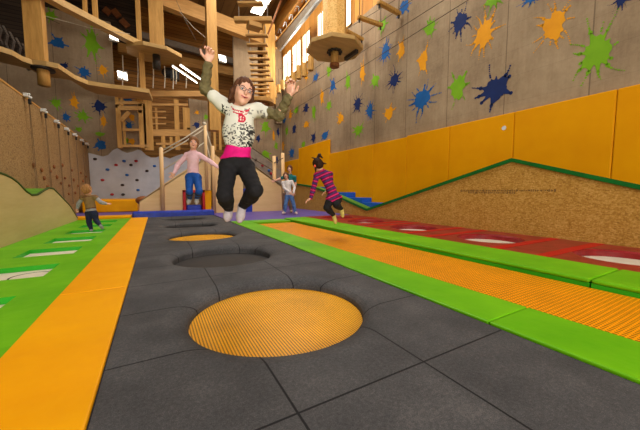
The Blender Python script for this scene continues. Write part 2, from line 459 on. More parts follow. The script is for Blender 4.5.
# far end of the walkway
m = MB(); pts = [(-.6, 9.98), (1.62, 9.98)]
t = single('roll_mat', MB().box((-.62, 9.985, -.28), (1.66, 10.35, .17)), M['vinyl_blue'], 'glossy blue roll mat across the far end of the rubber walkway', 'mat', bevel=.05)
single('yellow_end_pad', MB().box((-2.35, 9.985, -.28), (-.63, 10.5, .07)), M['vinyl_yellow'], 'low yellow end pad behind the green field', 'mat', bevel=.03)
struct('floor', MB().box((-2.45, 10.36, -.29), (XR, 15.9, -.002)).box((1.67, 7.53, -.29), (3.765, 10.355, -.002)).box((3.77, 7.96, -.29), (XR, 10.355, -.002)), M['vinyl_purple'], 'purple floor mats behind the trampolines')
single('landing_pad', MB().box((-2.3, 13.2, 0), (-.62, 15.6, .46)), M['vinyl_yellow'], 'thick yellow landing pad at the foot of the grey climbing wall', 'mat', bevel=.04)

# ================================================================ side walls and banks
def prof(pts, X): return [at(px, py, X=X) for px, py in pts]
# left: plywood sided wave ramp
LX = -1.85
seen = [(q.y, q.z) for q in prof([(78, 214), (70, 206), (60, 195.5), (53.5, 189), (49, 188.3), (44, 191), (38, 195), (32, 195.5), (26, 191.5), (18, 183), (12, 178.5), (6, 175.5), (0, 173.5)], LX)]
seen = [(9.98, .05)] + [q for q in seen if q[0] < 9.9]
rest = [(5.2, 1.03), (4.7, 1.06), (4.1, 1.02), (3.5, .86), (3.0, .7), (2.6, .66), (2.1, .74), (1.5, .95), (1.0, 1.03), (.3, .98), (-.6, .7), (-1.6, .6), (-2.1, .62)]
line_pts = seen + rest
t = empty('wave_ramp', (LX - .3, 4, -.28), 'long wave shaped ramp with plywood side and green rim at the left', 'ramp')
poly = [(LX - .03, y, z) for y, z in line_pts] + [(LX - .03, -2.1, -.28), (LX - .03, 9.98, -.28), (LX - .03, 9.98, 0)]
MB().prism(poly, (.03, 0, 0)).build('side_panel', M['ply_left'], t)
m = MB()
for (ya, za), (yb, zb) in zip(line_pts, line_pts[1:]):
    m.add([(LX - .031, ya, za - .004), (XL + .03, ya, za - .004), (XL + .03, yb, zb - .004), (LX - .031, yb, zb - .004)], [(0, 1, 2, 3)])
m.build('running_surface', M['turf'], t)
m = MB(); rim = [(LX - .008, y, z + .008) for y, z in line_pts]
m.tube(rim, .02, 8); m.build('rim', M['turf_dark'] if 'turf_dark' in M else soft('rim green', (62, 84, 22), (50, 70, 18), 5, .6, 0), t, smooth=True)

# right: strand board bank with green rim and stepped far end
RX = 5.62
rp = [(q.y, q.z) for q in prof([(640, 190), (512, 162), (367, 211), (330, 194), (312, 187.5), (294, 184.5)], RX)]
rp = [(-2.1, .3)] + [(rp[0][0] - 1.0, rp[0][1] - .33)] + rp
t = empty('strand_board_bank', (RX + .1, 5, -.28), 'long peaked bank faced with strand board, green rim, beside the red field', 'bank')
poly = [(RX, y, z) for y, z in rp] + [(RX, rp[-1][0], -.28), (RX, -2.1, -.28)]
side = MB().prism(poly, (.025, 0, 0)).build('side_panel', M['osb'], t)
m = MB()
for (ya, za), (yb, zb) in zip(rp, rp[1:]):
    m.prism([(RX + .01, ya, za + .005), (RX + .01, yb, zb + .005), (RX + .01, yb, zb + .07), (RX + .01, ya, za + .07)], (-.04, 0, 0))
m.build('rim', M['dark_green'], t)
m = MB()
for (ya, za), (yb, zb) in zip(rp[2:], rp[3:]):
    m.prism([(RX + .012, ya, za), (RX + .012, yb, zb), (RX + .012, yb, zb + .03), (RX + .012, ya, za + .03)], (.34, 0, 0))
m.build('running_surface', M['turf'], t)
m = MB(); random.seed(5)
for row, (ya, yb, zc) in enumerate(((at(556, 190, X=RX).y, at(462, 190, X=RX).y, .775), (at(515, 192, X=RX).y, at(468, 192, X=RX).y, .735))):
    y = ya
    while y < yb:
        w = random.uniform(.012, .04); h = random.uniform(.03, .05); dz = -.045 * (3.85 - y)
        for k in range(2):
            hh = h * random.uniform(.5, 1)
            m.box((RX - .0012, y + k * w * .55, zc + dz * .0 - hh / 2), (RX - .0004, y + k * w * .55 + w * .32, zc + hh / 2))
        y += w + .012
m.build('stencil_print', soft('stencil ink', (84, 62, 40), (76, 54, 34), 5, .7, 0), side)
# blue steps behind the rim
st = []
for k, (pxa, pxb, py) in enumerate([(358, 395, 202.5), (338, 367, 197.3), (318, 351, 192.2), (300, 332, 187.3)]):
    a, b = at(pxa, py, X=6.2), at(pxb, py, X=6.2)
    top = max(.2, (a.z + b.z) / 2)
    y1 = a.y if k == 3 else at([358, 338, 318, 300][k] - 6, py, X=6.2).y
    st.append((b.y, a.y, top))
t = empty('foam_steps', (6.2, 9, 0), 'bright blue foam steps in front of the yellow wall padding', 'steps')
for k, (ya, yb, z) in enumerate(st):
    nxt = st[k + 1][0] if k < 3 else yb + .3
    MB().box((5.99, ya, 0), (6.40, nxt - .003, z)).build('step', M['step_blue'], t, bevel=.01)

# right wall: concrete below, padding, windows above
WZ = 6.85
struct('wall_right', MB().box((XR, YF, -.5), (XR + .25, YB, WZ)), M['concrete'], 'tall concrete wall with paint splats on the right')
wr = bpy.data.objects['wall_right']
edges = [-1.2, .32, 1.82, 3.33, 4.83, 6.25, 7.75, 9.2, 10.6]
pl = ['out past the right edge', 'at the right edge of the photo', 'first full panel from the right', 'second full panel from the right', 'third full panel from the right', 'at the change of height', 'behind the blue steps', 'left of the blue steps']
for i in range(8):
    z = 2.345 if i < 5 else 2.39
    if i >= 5: z = 2.345
    if i < 5: z = 2.375
    wp = single('wall_pad', MB().box((XR - .09, edges[i] + .003, 0), (XR - .005, edges[i + 1] - .003, z)), M['wall_pad'], 'tall yellow wall pad on the concrete wall, ' + pl[i], 'wall pad', 'yellow wall pads', bevel=.02)
    if i == 3:
        q = at(504, 128, X=XR - .092); MB().tube([q, q - V((.004, 0, 0))], .045, 14).build('sticker', M['white'], wp)
single('wall_pad', MB().box((XR - .09, 10.603, 0), (XR - .005, 13.6, 2.95)), M['wall_pad'], 'tallest yellow wall pad, above the striped child', 'wall pad', 'yellow wall pads', bevel=.02)
single('wall_pad', MB().box((XR - .09, 13.603, 0), (XR - .005, 15.9, 2.44)), M['wall_pad'], 'yellow wall pad behind the woman in the corner', 'wall pad', 'yellow wall pads', bevel=.02)
# left climbing wall
lw = empty('climbing_wall', (XL - .02, 8, 0), 'long sand coloured climbing wall with hanging ropes on the left', 'climbing wall')
MB().box((XL - .04, -2.2, -.28), (XL, YB - .12, 2.83)).build('board_panel', M['osb_left'], lw)
MB().box((XL - .06, -2.2, 2.832), (XL + .01, YB - .12, 2.87)).build('top_trim', M['timber_y'], lw)
random.seed(11)
for k, (px_, py_) in enumerate([(34, 165), (42, 170), (45, 178), (50, 172), (55, 166), (58, 176), (61, 183), (66, 178), (70, 186), (74, 180), (72, 170), (78, 186), (82, 180), (86, 190), (63, 166), (48, 186), (80, 172), (76, 192), (68, 194), (86, 176)]):
    p = at(px_ + random.uniform(-1, 1), py_ + random.uniform(-1, 1), X=XL + .02)
    MB().ball(p, .05, 9, 6, (.6, 1, random.uniform(.8, 1.3))).build('climbing_hold', M['hold'], lw, smooth=True)
for k, (px_, py_) in enumerate([(27.5, 96), (44, 111), (57, 122), (67, 129.5), (75, 135), (82, 140.5), (87, 144)]):
    p = at(px_, py_, X=XL + .06)
    t = empty('belay_line', (XL + .06, p.y, 2.83), 'white pulley with two thin hanging lines on the sand coloured wall, %s from the left' % ORD[k], 'belay line', 'belay lines on the left climbing wall')
    MB().box((XL + .005, p.y - .08, p.z - .03), (XL + .09, p.y + .06, p.z + .05)).build('bracket', M['white'], t, bevel=.01)
    MB().ball((XL + .1, p.y + .03, p.z - .02), .03, 10, 6).ball((XL + .1, p.y - .05, p.z + .03), .024, 10, 6).build('pulley', M['white'], t, smooth=True)
    MB().box((XL + .06, p.y - .02, p.z - .17), (XL + .11, p.y + .05, p.z - .06)).build('carabiner', M['black'], t, bevel=.01)
    for s in (-.04, .05):
        MB().tube([(XL + .075, p.y + .015 + s * .3, p.z - .15), (XL + .06, p.y + s + .1, p.z - 1.0), (XL + .05, p.y + s + .22, .35)], .006, 6).build('hanging_line', soft('line', (126, 102, 74), (104, 84, 60), 9, .8, 0), t)
# ================================================================ back of the hall and shell
struct('ceiling', MB().box((-9, YF, ZC + .9), (XR + .3, 22, ZC + 1.1)), M['ceiling'], 'boarded timber ceiling')
struct('wall_left', MB().box((-9.2, YF, -.5), (-9, 22, ZC + .9)), M['siding_dark'])
struct('wall_front', MB().box((-9, YF - .2, -.5), (XR + .3, YF, ZC + .9)), M['siding'])
struct('wall_back', MB().box((-9, 19.5, -.5), (XR + .3, 19.7, ZC + .9)), M['siding'], 'timber boarded back wall high above the deck')
cx = at(114, 90, Y=YB).x
struct('wall_back_concrete', MB().box((-9, YB, -.5), (cx, YB + .3, 8.1)), M['concrete_x'], 'concrete back wall with paint splats on the left')
cr = at(246, 120, Y=YB).x
struct('wall_back_corner', MB().box((cr, YB, -.5), (XR, YB + .3, 5.9)), M['concrete_x'], 'concrete back wall with paint splats near the corner')
a_, b_ = at(189.5, 120, Y=YB).x, at(210, 120, Y=YB).x
struct('wall_back_middle', MB().box((a_, YB, -.5), (b_, YB + .3, at(200, 100, Y=YB).z)), M['concrete_x'], 'narrow concrete panel with a navy paint splat')
struct('wall_back_low', MB().box((cx, YB, -.5), (cr, YB + .28, 2.35)), M['concrete_x'])
a_, b_ = at(115, 120, Y=YB).x, at(140, 120, Y=YB).x
struct('wall_back_nook', MB().box((a_ + .02, YB + .02, -.5), (b_, YB + .3, 4.9)), M['concrete_x'], 'concrete behind the wooden lookout frame')
for i, (px_, w) in enumerate([(215, .5), (236, .6)]): pass

# upper right wall with daylight windows
def xr(px, py=30): return at(px, py, X=XR).y
win = [(xr(352, 10), xr(343, 10), WZ + .02, 8.6), (xr(326.5, 30), xr(317.2, 30), WZ + .25, 8.5), (12.42, 13.3, WZ + .02, 8.3), (13.4, 14.5, WZ + .02, 8.3), (14.6, 15.75, WZ + .02, 8.3)]
ys_ = sorted(win)
m = MB(); m.box((XR, YF, WZ), (XR + .2, ys_[0][0], ZC + .9))
for k, (ya, yb, za, zb) in enumerate(ys_):
    ne = ys_[k + 1][0] if k + 1 < len(ys_) else 19.5
    if za > WZ + .03: m.box((XR, ya, WZ), (XR + .2, yb, za))
    m.box((XR, ya, zb), (XR + .2, yb, ZC + .9)); m.box((XR, yb, WZ), (XR + .2, ne, ZC + .9))
struct('wall_right_upper', m, M['siding_warm'], 'warm timber wall above the concrete')
for k, (ya, yb, za, zb) in enumerate(ys_):
    n = 'window_%d' % (k + 1)
    t = empty(n, (XR + .05, (ya + yb) / 2, za)); t['kind'] = 'structure'
    m = MB(); s = .05
    m.box((XR - .03, ya, za), (XR + .1, ya + s, zb)).box((XR - .03, yb - s, za), (XR + .1, yb, zb)).box((XR - .03, ya, za), (XR + .1, yb, za + s)).box((XR - .03, ya, zb - s), (XR + .1, yb, zb))
    m.box((XR - .01, (ya + yb) / 2 - .025, za), (XR + .08, (ya + yb) / 2 + .025, zb)) if yb - ya > .8 else None
    m.build('window_frame', M['timber'], t)
    MB().box((XR + .015, ya + .03, za + .03), (XR + .03, yb - .03, zb - .03)).build('window_pane', M['daylight'], t)

# ceiling beams and roof
def thing1(name, mb, mat, label, cat, group=None, **k): return single(name, mb, mat, label, cat, group, **k)
a, b = at(134, -6, Y=12.5), at(272, 40, Y=16.5)
thing1('ceiling_beam', MB().beam(at(150, -5, Y=14.75), at(276, 44, Y=15.2), .35, .62), M['timber_x'], 'deep glulam roof beam sloping down to the right behind the plank bridge', 'beam')
thing1('ceiling_beam', MB().beam(at(118, 48, Y=18.6), at(258, 78, Y=18.6), .3, .45), M['timber_x'], 'long timber beam low on the boarded back wall', 'beam')
thing1('ceiling_beam', MB().beam(at(140, 35, Y=18.9), at(248, 66, Y=18.9), .25, .32), soft('grey beam', (150, 138, 124), (124, 112, 100), 4, .7, .1), 'greyish strip beam above the low back beam', 'beam')
thing1('ceiling_beam', MB().beam((XR - .2, 2, 9.9), (XR - .2, 19, 9.9), .3, .5), M['timber_y'], 'edge beam under the ceiling above the windows', 'beam')
for k, y in enumerate((1.0, 5.0, 9.0, 12.6)):
    thing1('ceiling_joist', MB().beam((-9, y, ZC + .62), (XR, y, ZC + .62), .22, .5), M['timber_x'], 'cross joist under the ceiling, %s from the camera' % ORD[k], 'beam', 'ceiling joists')

# visible lamps
def lampbox(px, py, Z, sx, sy, label, tilt=0, D=None):
    p = at(px, py, Z=Z) if D is None else at(px, py, D=D)
    t = empty('ceiling_lamp', p, label, 'lamp', 'ceiling lamps')
    MB().box((p.x - sx / 2 - .04, p.y - sy / 2 - .04, p.z), (p.x + sx / 2 + .04, p.y + sy / 2 + .04, p.z + .1)).build('housing', M['white'], t)
    MB().box((p.x - sx / 2, p.y - sy / 2, p.z - .02), (p.x + sx / 2, p.y + sy / 2, p.z)).build('diffuser', M['lamp'], t)
    return p
lampbox(262, 3, ZC - .1, .55, 1.9, 'bright rectangular ceiling lamp above the top of the plank bridge')
def vlamp(px, py, Y, w, h, label):
    p = at(px, py, Y=Y); t = empty('wall_lamp', p, label, 'lamp', 'small square lamps')
    MB().box((p.x - w / 2 - .03, p.y, p.z - h / 2 - .03), (p.x + w / 2 + .03, p.y + .1, p.z + h / 2 + .03)).build('housing', M['white'], t)
    MB().prism([(p.x - w / 2, p.y - .02, p.z - h / 2 + .08), (p.x + w / 2 + .04, p.y - .02, p.z - h / 2), (p.x + w / 2, p.y - .02, p.z + h / 2 - .05), (p.x - w / 2 - .04, p.y - .02, p.z + h / 2)], (0, .02, 0)).build('diffuser', M['lamp'], t)
vlamp(113.5, 35, 15.6, .26, .42, 'small bright square lamp under the upper walkway')
vlamp(122.5, 75.5, 15.6, .30, .32, 'small bright square lamp just above the curved deck')
vlamp(222.5, 58.5, 18.2, .34, .36, 'small bright lamp behind the raised hand of the jumping child')
for (pa, pb, l) in (((180.5, 65.5), (200, 79), 'upper of the two slanting white tube lamps'), ((172.5, 66.5), (197, 83), 'lower, thinner of the two slanting tube lamps')):
    A, B = at(*pa, Z=7.2), at(*pb, Z=7.2); A = at(*pa, Y=15.2); B = at(*pb, Y=18.0)
    t = empty('tube_lamp', (A + B) / 2, l, 'lamp', 'tube lamps')
    MB().tube([A, B], .035 if 'upper' in l else .018, 10).build('tube', M['lamp'], t, smooth=True)
    MB().beam(A + V((0, 0, .06)), B + V((0, 0, .06)), .06, .04).build('housing', M['white'], t)

# decks of the rope course
def slab(pts_front, depth, z, th, name, mat, label, cat, back=None, group=None):
    fr = [at(px, py, Z=z) for px, py in pts_front]
    bk = [p + V(depth) for p in reversed(fr)]
    m = MB().prism(fr + bk, (0, 0, -th)); return single(name, m, mat, label, cat, group, loc=(fr[0].x, fr[0].y, z - th))
d1 = [(-45, 34), (-20, 41), (0, 46), (12, 50), (22, 56), (32, 59.5), (46, 61), (58, 63.5), (66, 69), (75, 75), (88, 80.5), (110, 84), (132, 86.5), (149, 89)]
slab(d1, (.1, 1.05, 0), 4.6, .14, 'wooden_deck', M['deck'], 'wavy edged wooden deck of the rope course across the upper left', 'deck')
d2 = [(20, -26), (62, -1), (90, 14), (120, 30), (158, 50)]
slab(d2, (-.1, .32, 0), 6.6, .2, 'wooden_walkway', M['deck'], 'straight upper wooden walkway running diagonally across the upper left', 'walkway')
pc = at(155, 52, Z=6.45); 
oc = [pc + V((1.05 * math.cos(a) * 1.0, .85 * math.sin(a), 0)) for a in [PI / 8 + PI / 4 * i for i in range(8)]]
single('lookout_platform', MB().prism(oc, (0, 0, -.14)), M['deck'], 'octagonal wooden platform at the end of the upper walkway', 'platform')

def post(px, py, Y, z0, z1, w, name, mat, label, group='timber posts of the rope course', cat='post', d=None, sq=True):
    p = at(px, py, Y=Y)
    m = MB().box((p.x - w / 2, Y - (d or w) / 2, z0), (p.x + w / 2, Y + (d or w) / 2, z1))
    return single(name, m, mat, label, cat, group, bevel=.01)
t = empty('clad_post', (at(36, 50, Y=12.0).x, 12.0, 3.9), 'thick clad timber post standing through the wavy deck at the far left', 'post', 'timber posts of the rope course')
p = at(36.5, 50, Y=12.0)
MB().box((p.x - .2, 11.78, 4.6), (p.x + .22, 12.2, ZC + .89)).build('cladding', M['timber'], t, bevel=.01)
MB().tube([(p.x + .12, 12, 4.6), (p.x + .12, 12, 3.95)], .15, 14).build('stub', M['timber'], t, smooth=True)
MB().tube([(p.x + .12, 12, 4.46), (p.x + .12, 12, 4.40)], .28, 14).build('collar', M['dark_steel'], t, smooth=True)
for z in (7.2, 7.35): MB().tube([(p.x + .01 + .31 * math.cos(a), 12 + .31 * math.sin(a), z + .05 * math.sin(3 * a)) for a in [i * PI / 8 for i in range(17)]], .03, 6).build('lashing', M['cable'], t)
post(156.5, 30, 14.0, 6.46, ZC + .9, .52, 'timber_post', M['timber'], 'broad timber post rising from the octagonal platform')
p = at(157, 70, Y=14.0)
single('timber_stub', MB().tube([(p.x, 14, 6.3), (p.x, 14, 5.75)], .14, 12), M['dark_steel'], 'dark stub hanging below the octagonal platform', 'post', smooth=True)
post(212, 60, 11.5, 3.0, ZC + .9, .34, 'timber_post', M['timber'], 'tall round glulam post behind the raised hand of the jumping child')
post(85, 5, 13.0, 6.6, ZC + .9, .13, 'railing_post', M['timber'], 'first thin post on the upper walkway, from the left')
post(95, 8, 13.0, 6.6, ZC + .9, .15, 'railing_post', M['timber'], 'second thin post on the upper walkway, from the left')
post(138.5, 20, 13.9, 6.6, ZC + .9, .17, 'railing_post', M['timber'], 'thin post on the upper walkway beside the broad timber post')
post(142.5, 75, 14.2, 4.6, 6.4, .19, 'railing_post', M['timber'], 'short post between the wavy deck and the octagonal platform')
# back of upper left: dark boards with holds
single('dark_panel', MB().prism([at(-6, -14, Y=18.6), at(139, -14, Y=18.6), at(139, 44, Y=18.6), at(-6, 44, Y=18.6)], (0, .1, 0)), M['siding_dark'], 'dark grey boarded panel with orange holds behind the upper walkway', 'panel')
hp = MB()
for k, (a, b) in enumerate([((113, 10), (119, 17)), ((121, 20), (128, 27)), ((104, 9), (110, 14))]):
    MB_ = MB().beam(at(*a, Y=18.5), at(*b, Y=18.5), .15, .3)
    single('climbing_bar', MB_, M['hold'], ['orange climbing bar on the dark panel, middle of three', 'orange climbing bar on the dark panel, lowest of three', 'orange climbing bar on the dark panel, leftmost of three'][k], 'climbing hold', 'bars on the dark panel')
# clutter at the upper left corner
single('dark_panel', MB().prism([at(-30, -14, Y=15.8), at(26, -14, Y=15.8), at(30, 58, Y=15.8), at(-30, 40, Y=15.8)], (0, .1, 0)), M['siding_dark'], 'dark boarded panel behind the wavy deck at the upper left corner', 'panel')
random.seed(3)
for k in range(5):
    a = at(-4 + k * 6.5, 20 + k * 6, Y=14.5 - k * .25); 
    single('gear_bundle', MB().tube([a, a + V((.1, 0, -.25)), a + V((.02, .05, -.55)), a + V((.12, 0, -.8))], .05, 6), soft('grey cord', (120, 108, 96), (70, 60, 54), 20, .8, .1), 'dangling grey rope bundle at the upper left, %s from the left edge' % ORD[k], 'rope', 'dangling ropes at the upper left')

# wooden lookout frame house (mid left)
def frame_house(px0, px1, py0, py1, Y, name, label, cells, braces=(), w=.14, cat='frame'):
    t = empty(name, at((px0 + px1) / 2, py1, Y=Y), label, cat)
    for px_, a, b, ww in cells['v']:
        A, B = at(px_, a, Y=Y), at(px_, b, Y=Y); MB().box((A.x - ww / 2, Y - .07, B.z), (A.x + ww / 2, Y + .07, A.z)).build('upright', M['timber'], t)
    for py_, a, b, ww in cells['h']:
        A, B = at(a, py_, Y=Y), at(b, py_, Y=Y); MB().beam(A + V((0, -.02, 0)), B + V((0, -.02, 0)), .12, ww).build('rail', M['timber_x'], t)
    for a, b in braces: MB().beam(at(*a, Y=Y - .03), at(*b, Y=Y - .03), .1, .16).build('brace', M['timber_x'], t)
    return t
frame_house(115, 152, 92, 148, 15.0, 'lookout_house', 'pale wooden lookout frame with braced openings under the end of the wavy deck',
            {'v': [(118, 105, 148, .17), (116.5, 90, 108, .12), (121.5, 96, 106, .1), (139, 92, 113, .17), (141.5, 104, 148, .26), (147, 96, 150, .34), (124, 122, 146, .08)],
             'h': [(92.5, 115, 150, .16), (97, 119, 140, .12), (103, 119, 140, .12), (108.5, 118, 143, .16), (130, 122, 140, .10), (146, 118, 150, .1)]}, [((121, 121), (129, 112))])
frame_house(150, 215, 92, 150, 15.4, 'rope_gallery', 'wooden gallery with rungs and rails behind the rope railing',
            {'v': [(156, 108, 133, .09), (176, 100, 150, .2), (186, 108, 132, .3), (188.5, 128, 136, .15), (163, 133, 148, .16), (171, 137, 148, .12), (213.5, 104, 150, .12), (219, 104, 150, .12)],
             'h': [(133, 150, 190, .3), (112, 150, 166, .06), (118, 150, 166, .06), (124, 150, 166, .06), (105, 152, 188, .1), (94, 150, 214, .25), (144, 156, 188, .1)]})
single('stairs', MB().prism([at(263, -6, Y=15), at(264, -6, Y=15)], (0, .1, 0)), M['timber'], 'x', 'stairs') if False else None
# rails on the wavy deck and ropes across
for k, (px_, a, b) in enumerate([(122.5, 55, 86), (137.5, 58, 88), (153, 62, 88), (164.5, 66, 88), (173, 68, 89), (176, 70, 84), (186, 72, 88)]):
    A, B = at(px_, a, Y=14.3), at(px_, b, Y=14.3)
    single('hanging_rope', MB().tube([A, (A + B) / 2 + V((.02, 0, 0)), B], .022, 6), M['rope'], 'pale rope hanging over the gallery, %s from the left' % ORD[k], 'rope', 'ropes hanging over the gallery')
A = at(169, 73, Y=14.6)
single('loudspeaker', MB().ball(A, .3, 14, 8, (1.0, .7, .75)).box((A.x + .05, A.y - .3, A.z - .3), (A.x + .38, A.y, A.z + .02)), M['black'], 'round black loudspeaker hanging under the octagonal platform', 'loudspeaker')

# the hanging plank bridge
rows = [(4, 238, 263), (20, 234.5, 272), (36, 246, 268), (45, 247, 267.5), (52.5, 248, 267.5), (59, 249.5, 269.5), (65, 250, 269.5), (70.5, 250.5, 269.5), (75, 251, 269.5), (80, 248, 273.5), (85, 253, 269.5), (89.2, 253.5, 269.5), (93.3, 254, 270), (97.2, 254, 270)]
for k, (py_, a, b) in enumerate(rows):
    A, B = at(a, py_, Z=5.5), at(b, py_, Z=5.5); th = .12 if k in (1, 9) else .06
    d = (B - A).normalized()
    t = empty('bridge_plank', (A + B) / 2, 'hanging wooden plank of the rope bridge, %s from the top of the photo' % ORD[k], 'plank', 'planks of the hanging bridge')
    MB().beam(A, B, .16, th).build('board', M['timber_x'], t, bevel=.01)
    for s in (.12, .88):
        P = A.lerp(B, s); MB().tube([P + V((0, 0, .05)), P + V((0, 0, .42 if k in (0, 1) else .3))], .014, 6).build('hanger', M['steel'], t)
    if k == 1:
        MB().box((A.x + .3, A.y - .4, 5.28), (B.x - .25, A.y - .1, 5.40)).build('under_board', M['timber_x'], t)
A = at(270, 60, Y=14.4)
single('timber_post', MB().box((A.x - .26, 14.3, at(270, 104, Y=14.4).z), (A.x + .24, 14.7, at(270, 24, Y=14.4).z)), M['timber'], 'bright timber post behind the right ends of the bridge planks', 'post', 'timber posts of the rope course', bevel=.01)
A = at(262, 103, Y=13.6)
t = empty('round_platform', A, 'round wooden platform at the far end of the hanging bridge', 'platform')
MB().tube([(A.x, A.y, A.z + .12), (A.x, A.y, A.z - .02)], .55, 20).build('deck_board', M['timber_x'], t); MB().tube([(A.x, A.y, A.z - .02), (A.x, A.y, A.z - .5)], .36, 18).build('core', M['hold'], t, smooth=True)
a, b = at(233, 60, Y=15.7), at(257, 60, Y=15.7)
single('climbing_tower', MB().box((a.x, 15.6, at(245, 112, Y=15.7).z), (b.x, 15.75, at(245, 28, Y=15.7).z)), M['concrete_x'], 'tall drab climbing panel behind the hanging planks', 'panel')
# windows corner post and grey pillar
A = at(277, 70, Y=15.9)
single('corner_post', MB().box((A.x - .16, 15.7, 4.6), (A.x + .2, 15.95, 9.0)), M['concrete_x'], 'grey brown corner pillar left of the high windows', 'post')

# steel tray along the windows
t = empty('cable_tray', (5.75, 13, 8.1), 'long galvanised cable tray with loops running below the ceiling along the windows', 'cable tray')
A, B, A2, B2 = at(273, 45, X=5.8), at(330, -24, X=5.8), at(280, 50, X=5.8), at(337, -22, X=5.8)
MB().beam(A, B, .06, .07).build('upper_rail', M['timber_y'], t); MB().beam(A2, B2, .1, .12).build('lower_rail', M['steel'], t)
MB().prism([A, B, B2, A2], (.04, 0, 0)).build('tray_side', soft('tray grey', (132, 116, 96), (104, 90, 74), 6, .6, 0), t)
for k in range(6):
    p = A.lerp(B, .08 + k * .12); MB().tube([p, p + V((0, .05, .3)), p + V((0, .25, .42)), p + V((0, .45, .3))], .018, 6).build('loop', M['steel'], t)
single('brace_rod', MB().tube([at(282, -2, Y=13.2), at(268, 34, Y=13.2)], .04, 8), M['hold'], 'slanting brown rod beside the hanging bridge', 'rod', smooth=True)

# octagonal tree platform
PX_, PY_, PZ = 5.0, 7.95, 5.06
t = empty('octagonal_platform', (PX_, PY_, PZ), 'large octagonal wooden platform hung around a thick post in front of the windows', 'platform')
oc = [(PX_ + .88 * math.cos(a), PY_ + .88 * math.sin(a), PZ + .16) for a in [PI / 8 + PI / 4 * i - .25 for i in range(8)]]
MB().prism(oc, (0, 0, -.12)).build('deck_board', M['deck'], t, bevel=.01)
MB().prism([(PX_ + .37 * math.cos(a), PY_ + .37 * math.sin(a), PZ + .16) for a in [PI / 8 + PI / 4 * i for i in range(8)]], (0, 0, 5.66)).build('clad_column', M['osb_post'], t, bevel=.01)
MB().tube([(PX_, PY_, PZ + .04), (PX_, PY_, PZ - .42)], .125, 16).build('stub', M['timber'], t, smooth=True)
MB().tube([(PX_, PY_, PZ + .045), (PX_, PY_, PZ + .0)], .21, 18).build('upper_collar', M['dark_steel'], t)
for i in range(10):
    a = 2 * PI * i / 10; MB().box((PX_ + .2 * math.cos(a) - .03, PY_ + .2 * math.sin(a) - .03, PZ - .03), (PX_ + .2 * math.cos(a) + .03, PY_ + .2 * math.sin(a) + .03, PZ + .04)).build('bolt', M['dark_steel'], t)
MB().tube([(PX_, PY_, PZ - .34), (PX_, PY_, PZ - .44)], .15, 12).build('lower_collar', M['hold'], t)
MB().beam(at(345.5, 59, Z=PZ - .02), at(357, 51, Z=PZ - .02), .1, .1).build('bracket', M['dark_steel'], t)
for k, (a, b) in enumerate([((341, 28), (363, 40)), ((358, 17), (382, 25.5)), ((378, 2), (400, 14))]):
    A = at(*a, X=5.5); B = at(*b, X=6.40); 
    t = empty('swing_rung', (A + B) / 2, 'half round wooden rung hanging on wires beside the octagonal platform, %s from the left' % ORD[k], 'rung', 'hanging rungs')
    MB().beam(A, B, .13, .1).build('rung', M['log'], t, bevel=.02)
    for P in (A.lerp(B, .06), A.lerp(B, .94)):
        MB().tube([P, P + V((0, 0, -.14))], .03, 6).build('bolt', M['dark_steel'], t); MB().tube([P, P + V((0, 0, 2.2))], .012, 5).build('wire', M['cable'], t)
for k, (px_, a, b, w) in enumerate([(310.8, 56, 70.5, .16), (304.2, 63.5, 76.5, .15), (298.7, 66, 79, .15), (293.3, 73, 85.5, .15), (287.5, 77, 89, .14), (282.5, 80.5, 90, .14), (278.6, 85, 93, .14), (274.8, 87, 98, .15)]):
    A, B = at(px_, a, X=5.7), at(px_, b, X=5.7)
    t = empty('hanging_log', B, 'short upright log hanging from a cable under the windows, %s from the right' % ORD[k], 'log', 'upright logs of the hanging bridge')
    B = V((A.x, A.y, B.z)); MB().tube([A, B], w * .75, 12).build('log', M['log'], t, smooth=False)
    MB().tube([A, A + V((0, 0, .8))], .012, 5).build('wire', M['cable'], t)
for k, (a, b) in enumerate([((444, 0), (281, 103)), ((500, -20), (290, 112)), ((395, 0), (262, 80)), ((412, 0), (276, 96))]):
    A = at(*a, X=6.3); B = at(*b, X=6.3)
    single('steel_cable', MB().tube([A, B], .008, 6), M['cable'], 'thin steel cable along the concrete wall, %s' % ['long one starting at the top middle', 'lowest one', 'topmost one', 'second from the top'][k], 'cable', 'cables along the concrete wall')
for k, (a, b, Y) in enumerate([((45, 16), (130, 34), 13), ((25, 2), (60, 24), 12.5), ((180, 12), (206, 38), 13), ((206, 38), (198, 50), 12.6), ((118, 68), (215, 84), 14.2), ((196, 40), (176, 0), 13.0)]):
    single('steel_cable', MB().tube([at(*a, Y=Y), (at(*a, Y=Y) + at(*b, Y=Y)) / 2 - V((0, 0, .08)), at(*b, Y=Y)], .009, 6), M['rope'] if k in (0, 2) else M['cable'], 'thin cable in the upper left of the rope course, ' + ['crossing above the green splat', 'at the clad post', 'sloping towards the tall post', 'short loop at the tall post', 'level above the gallery', 'steep one beside the platform'][k], 'cable', 'cables in the rope course')

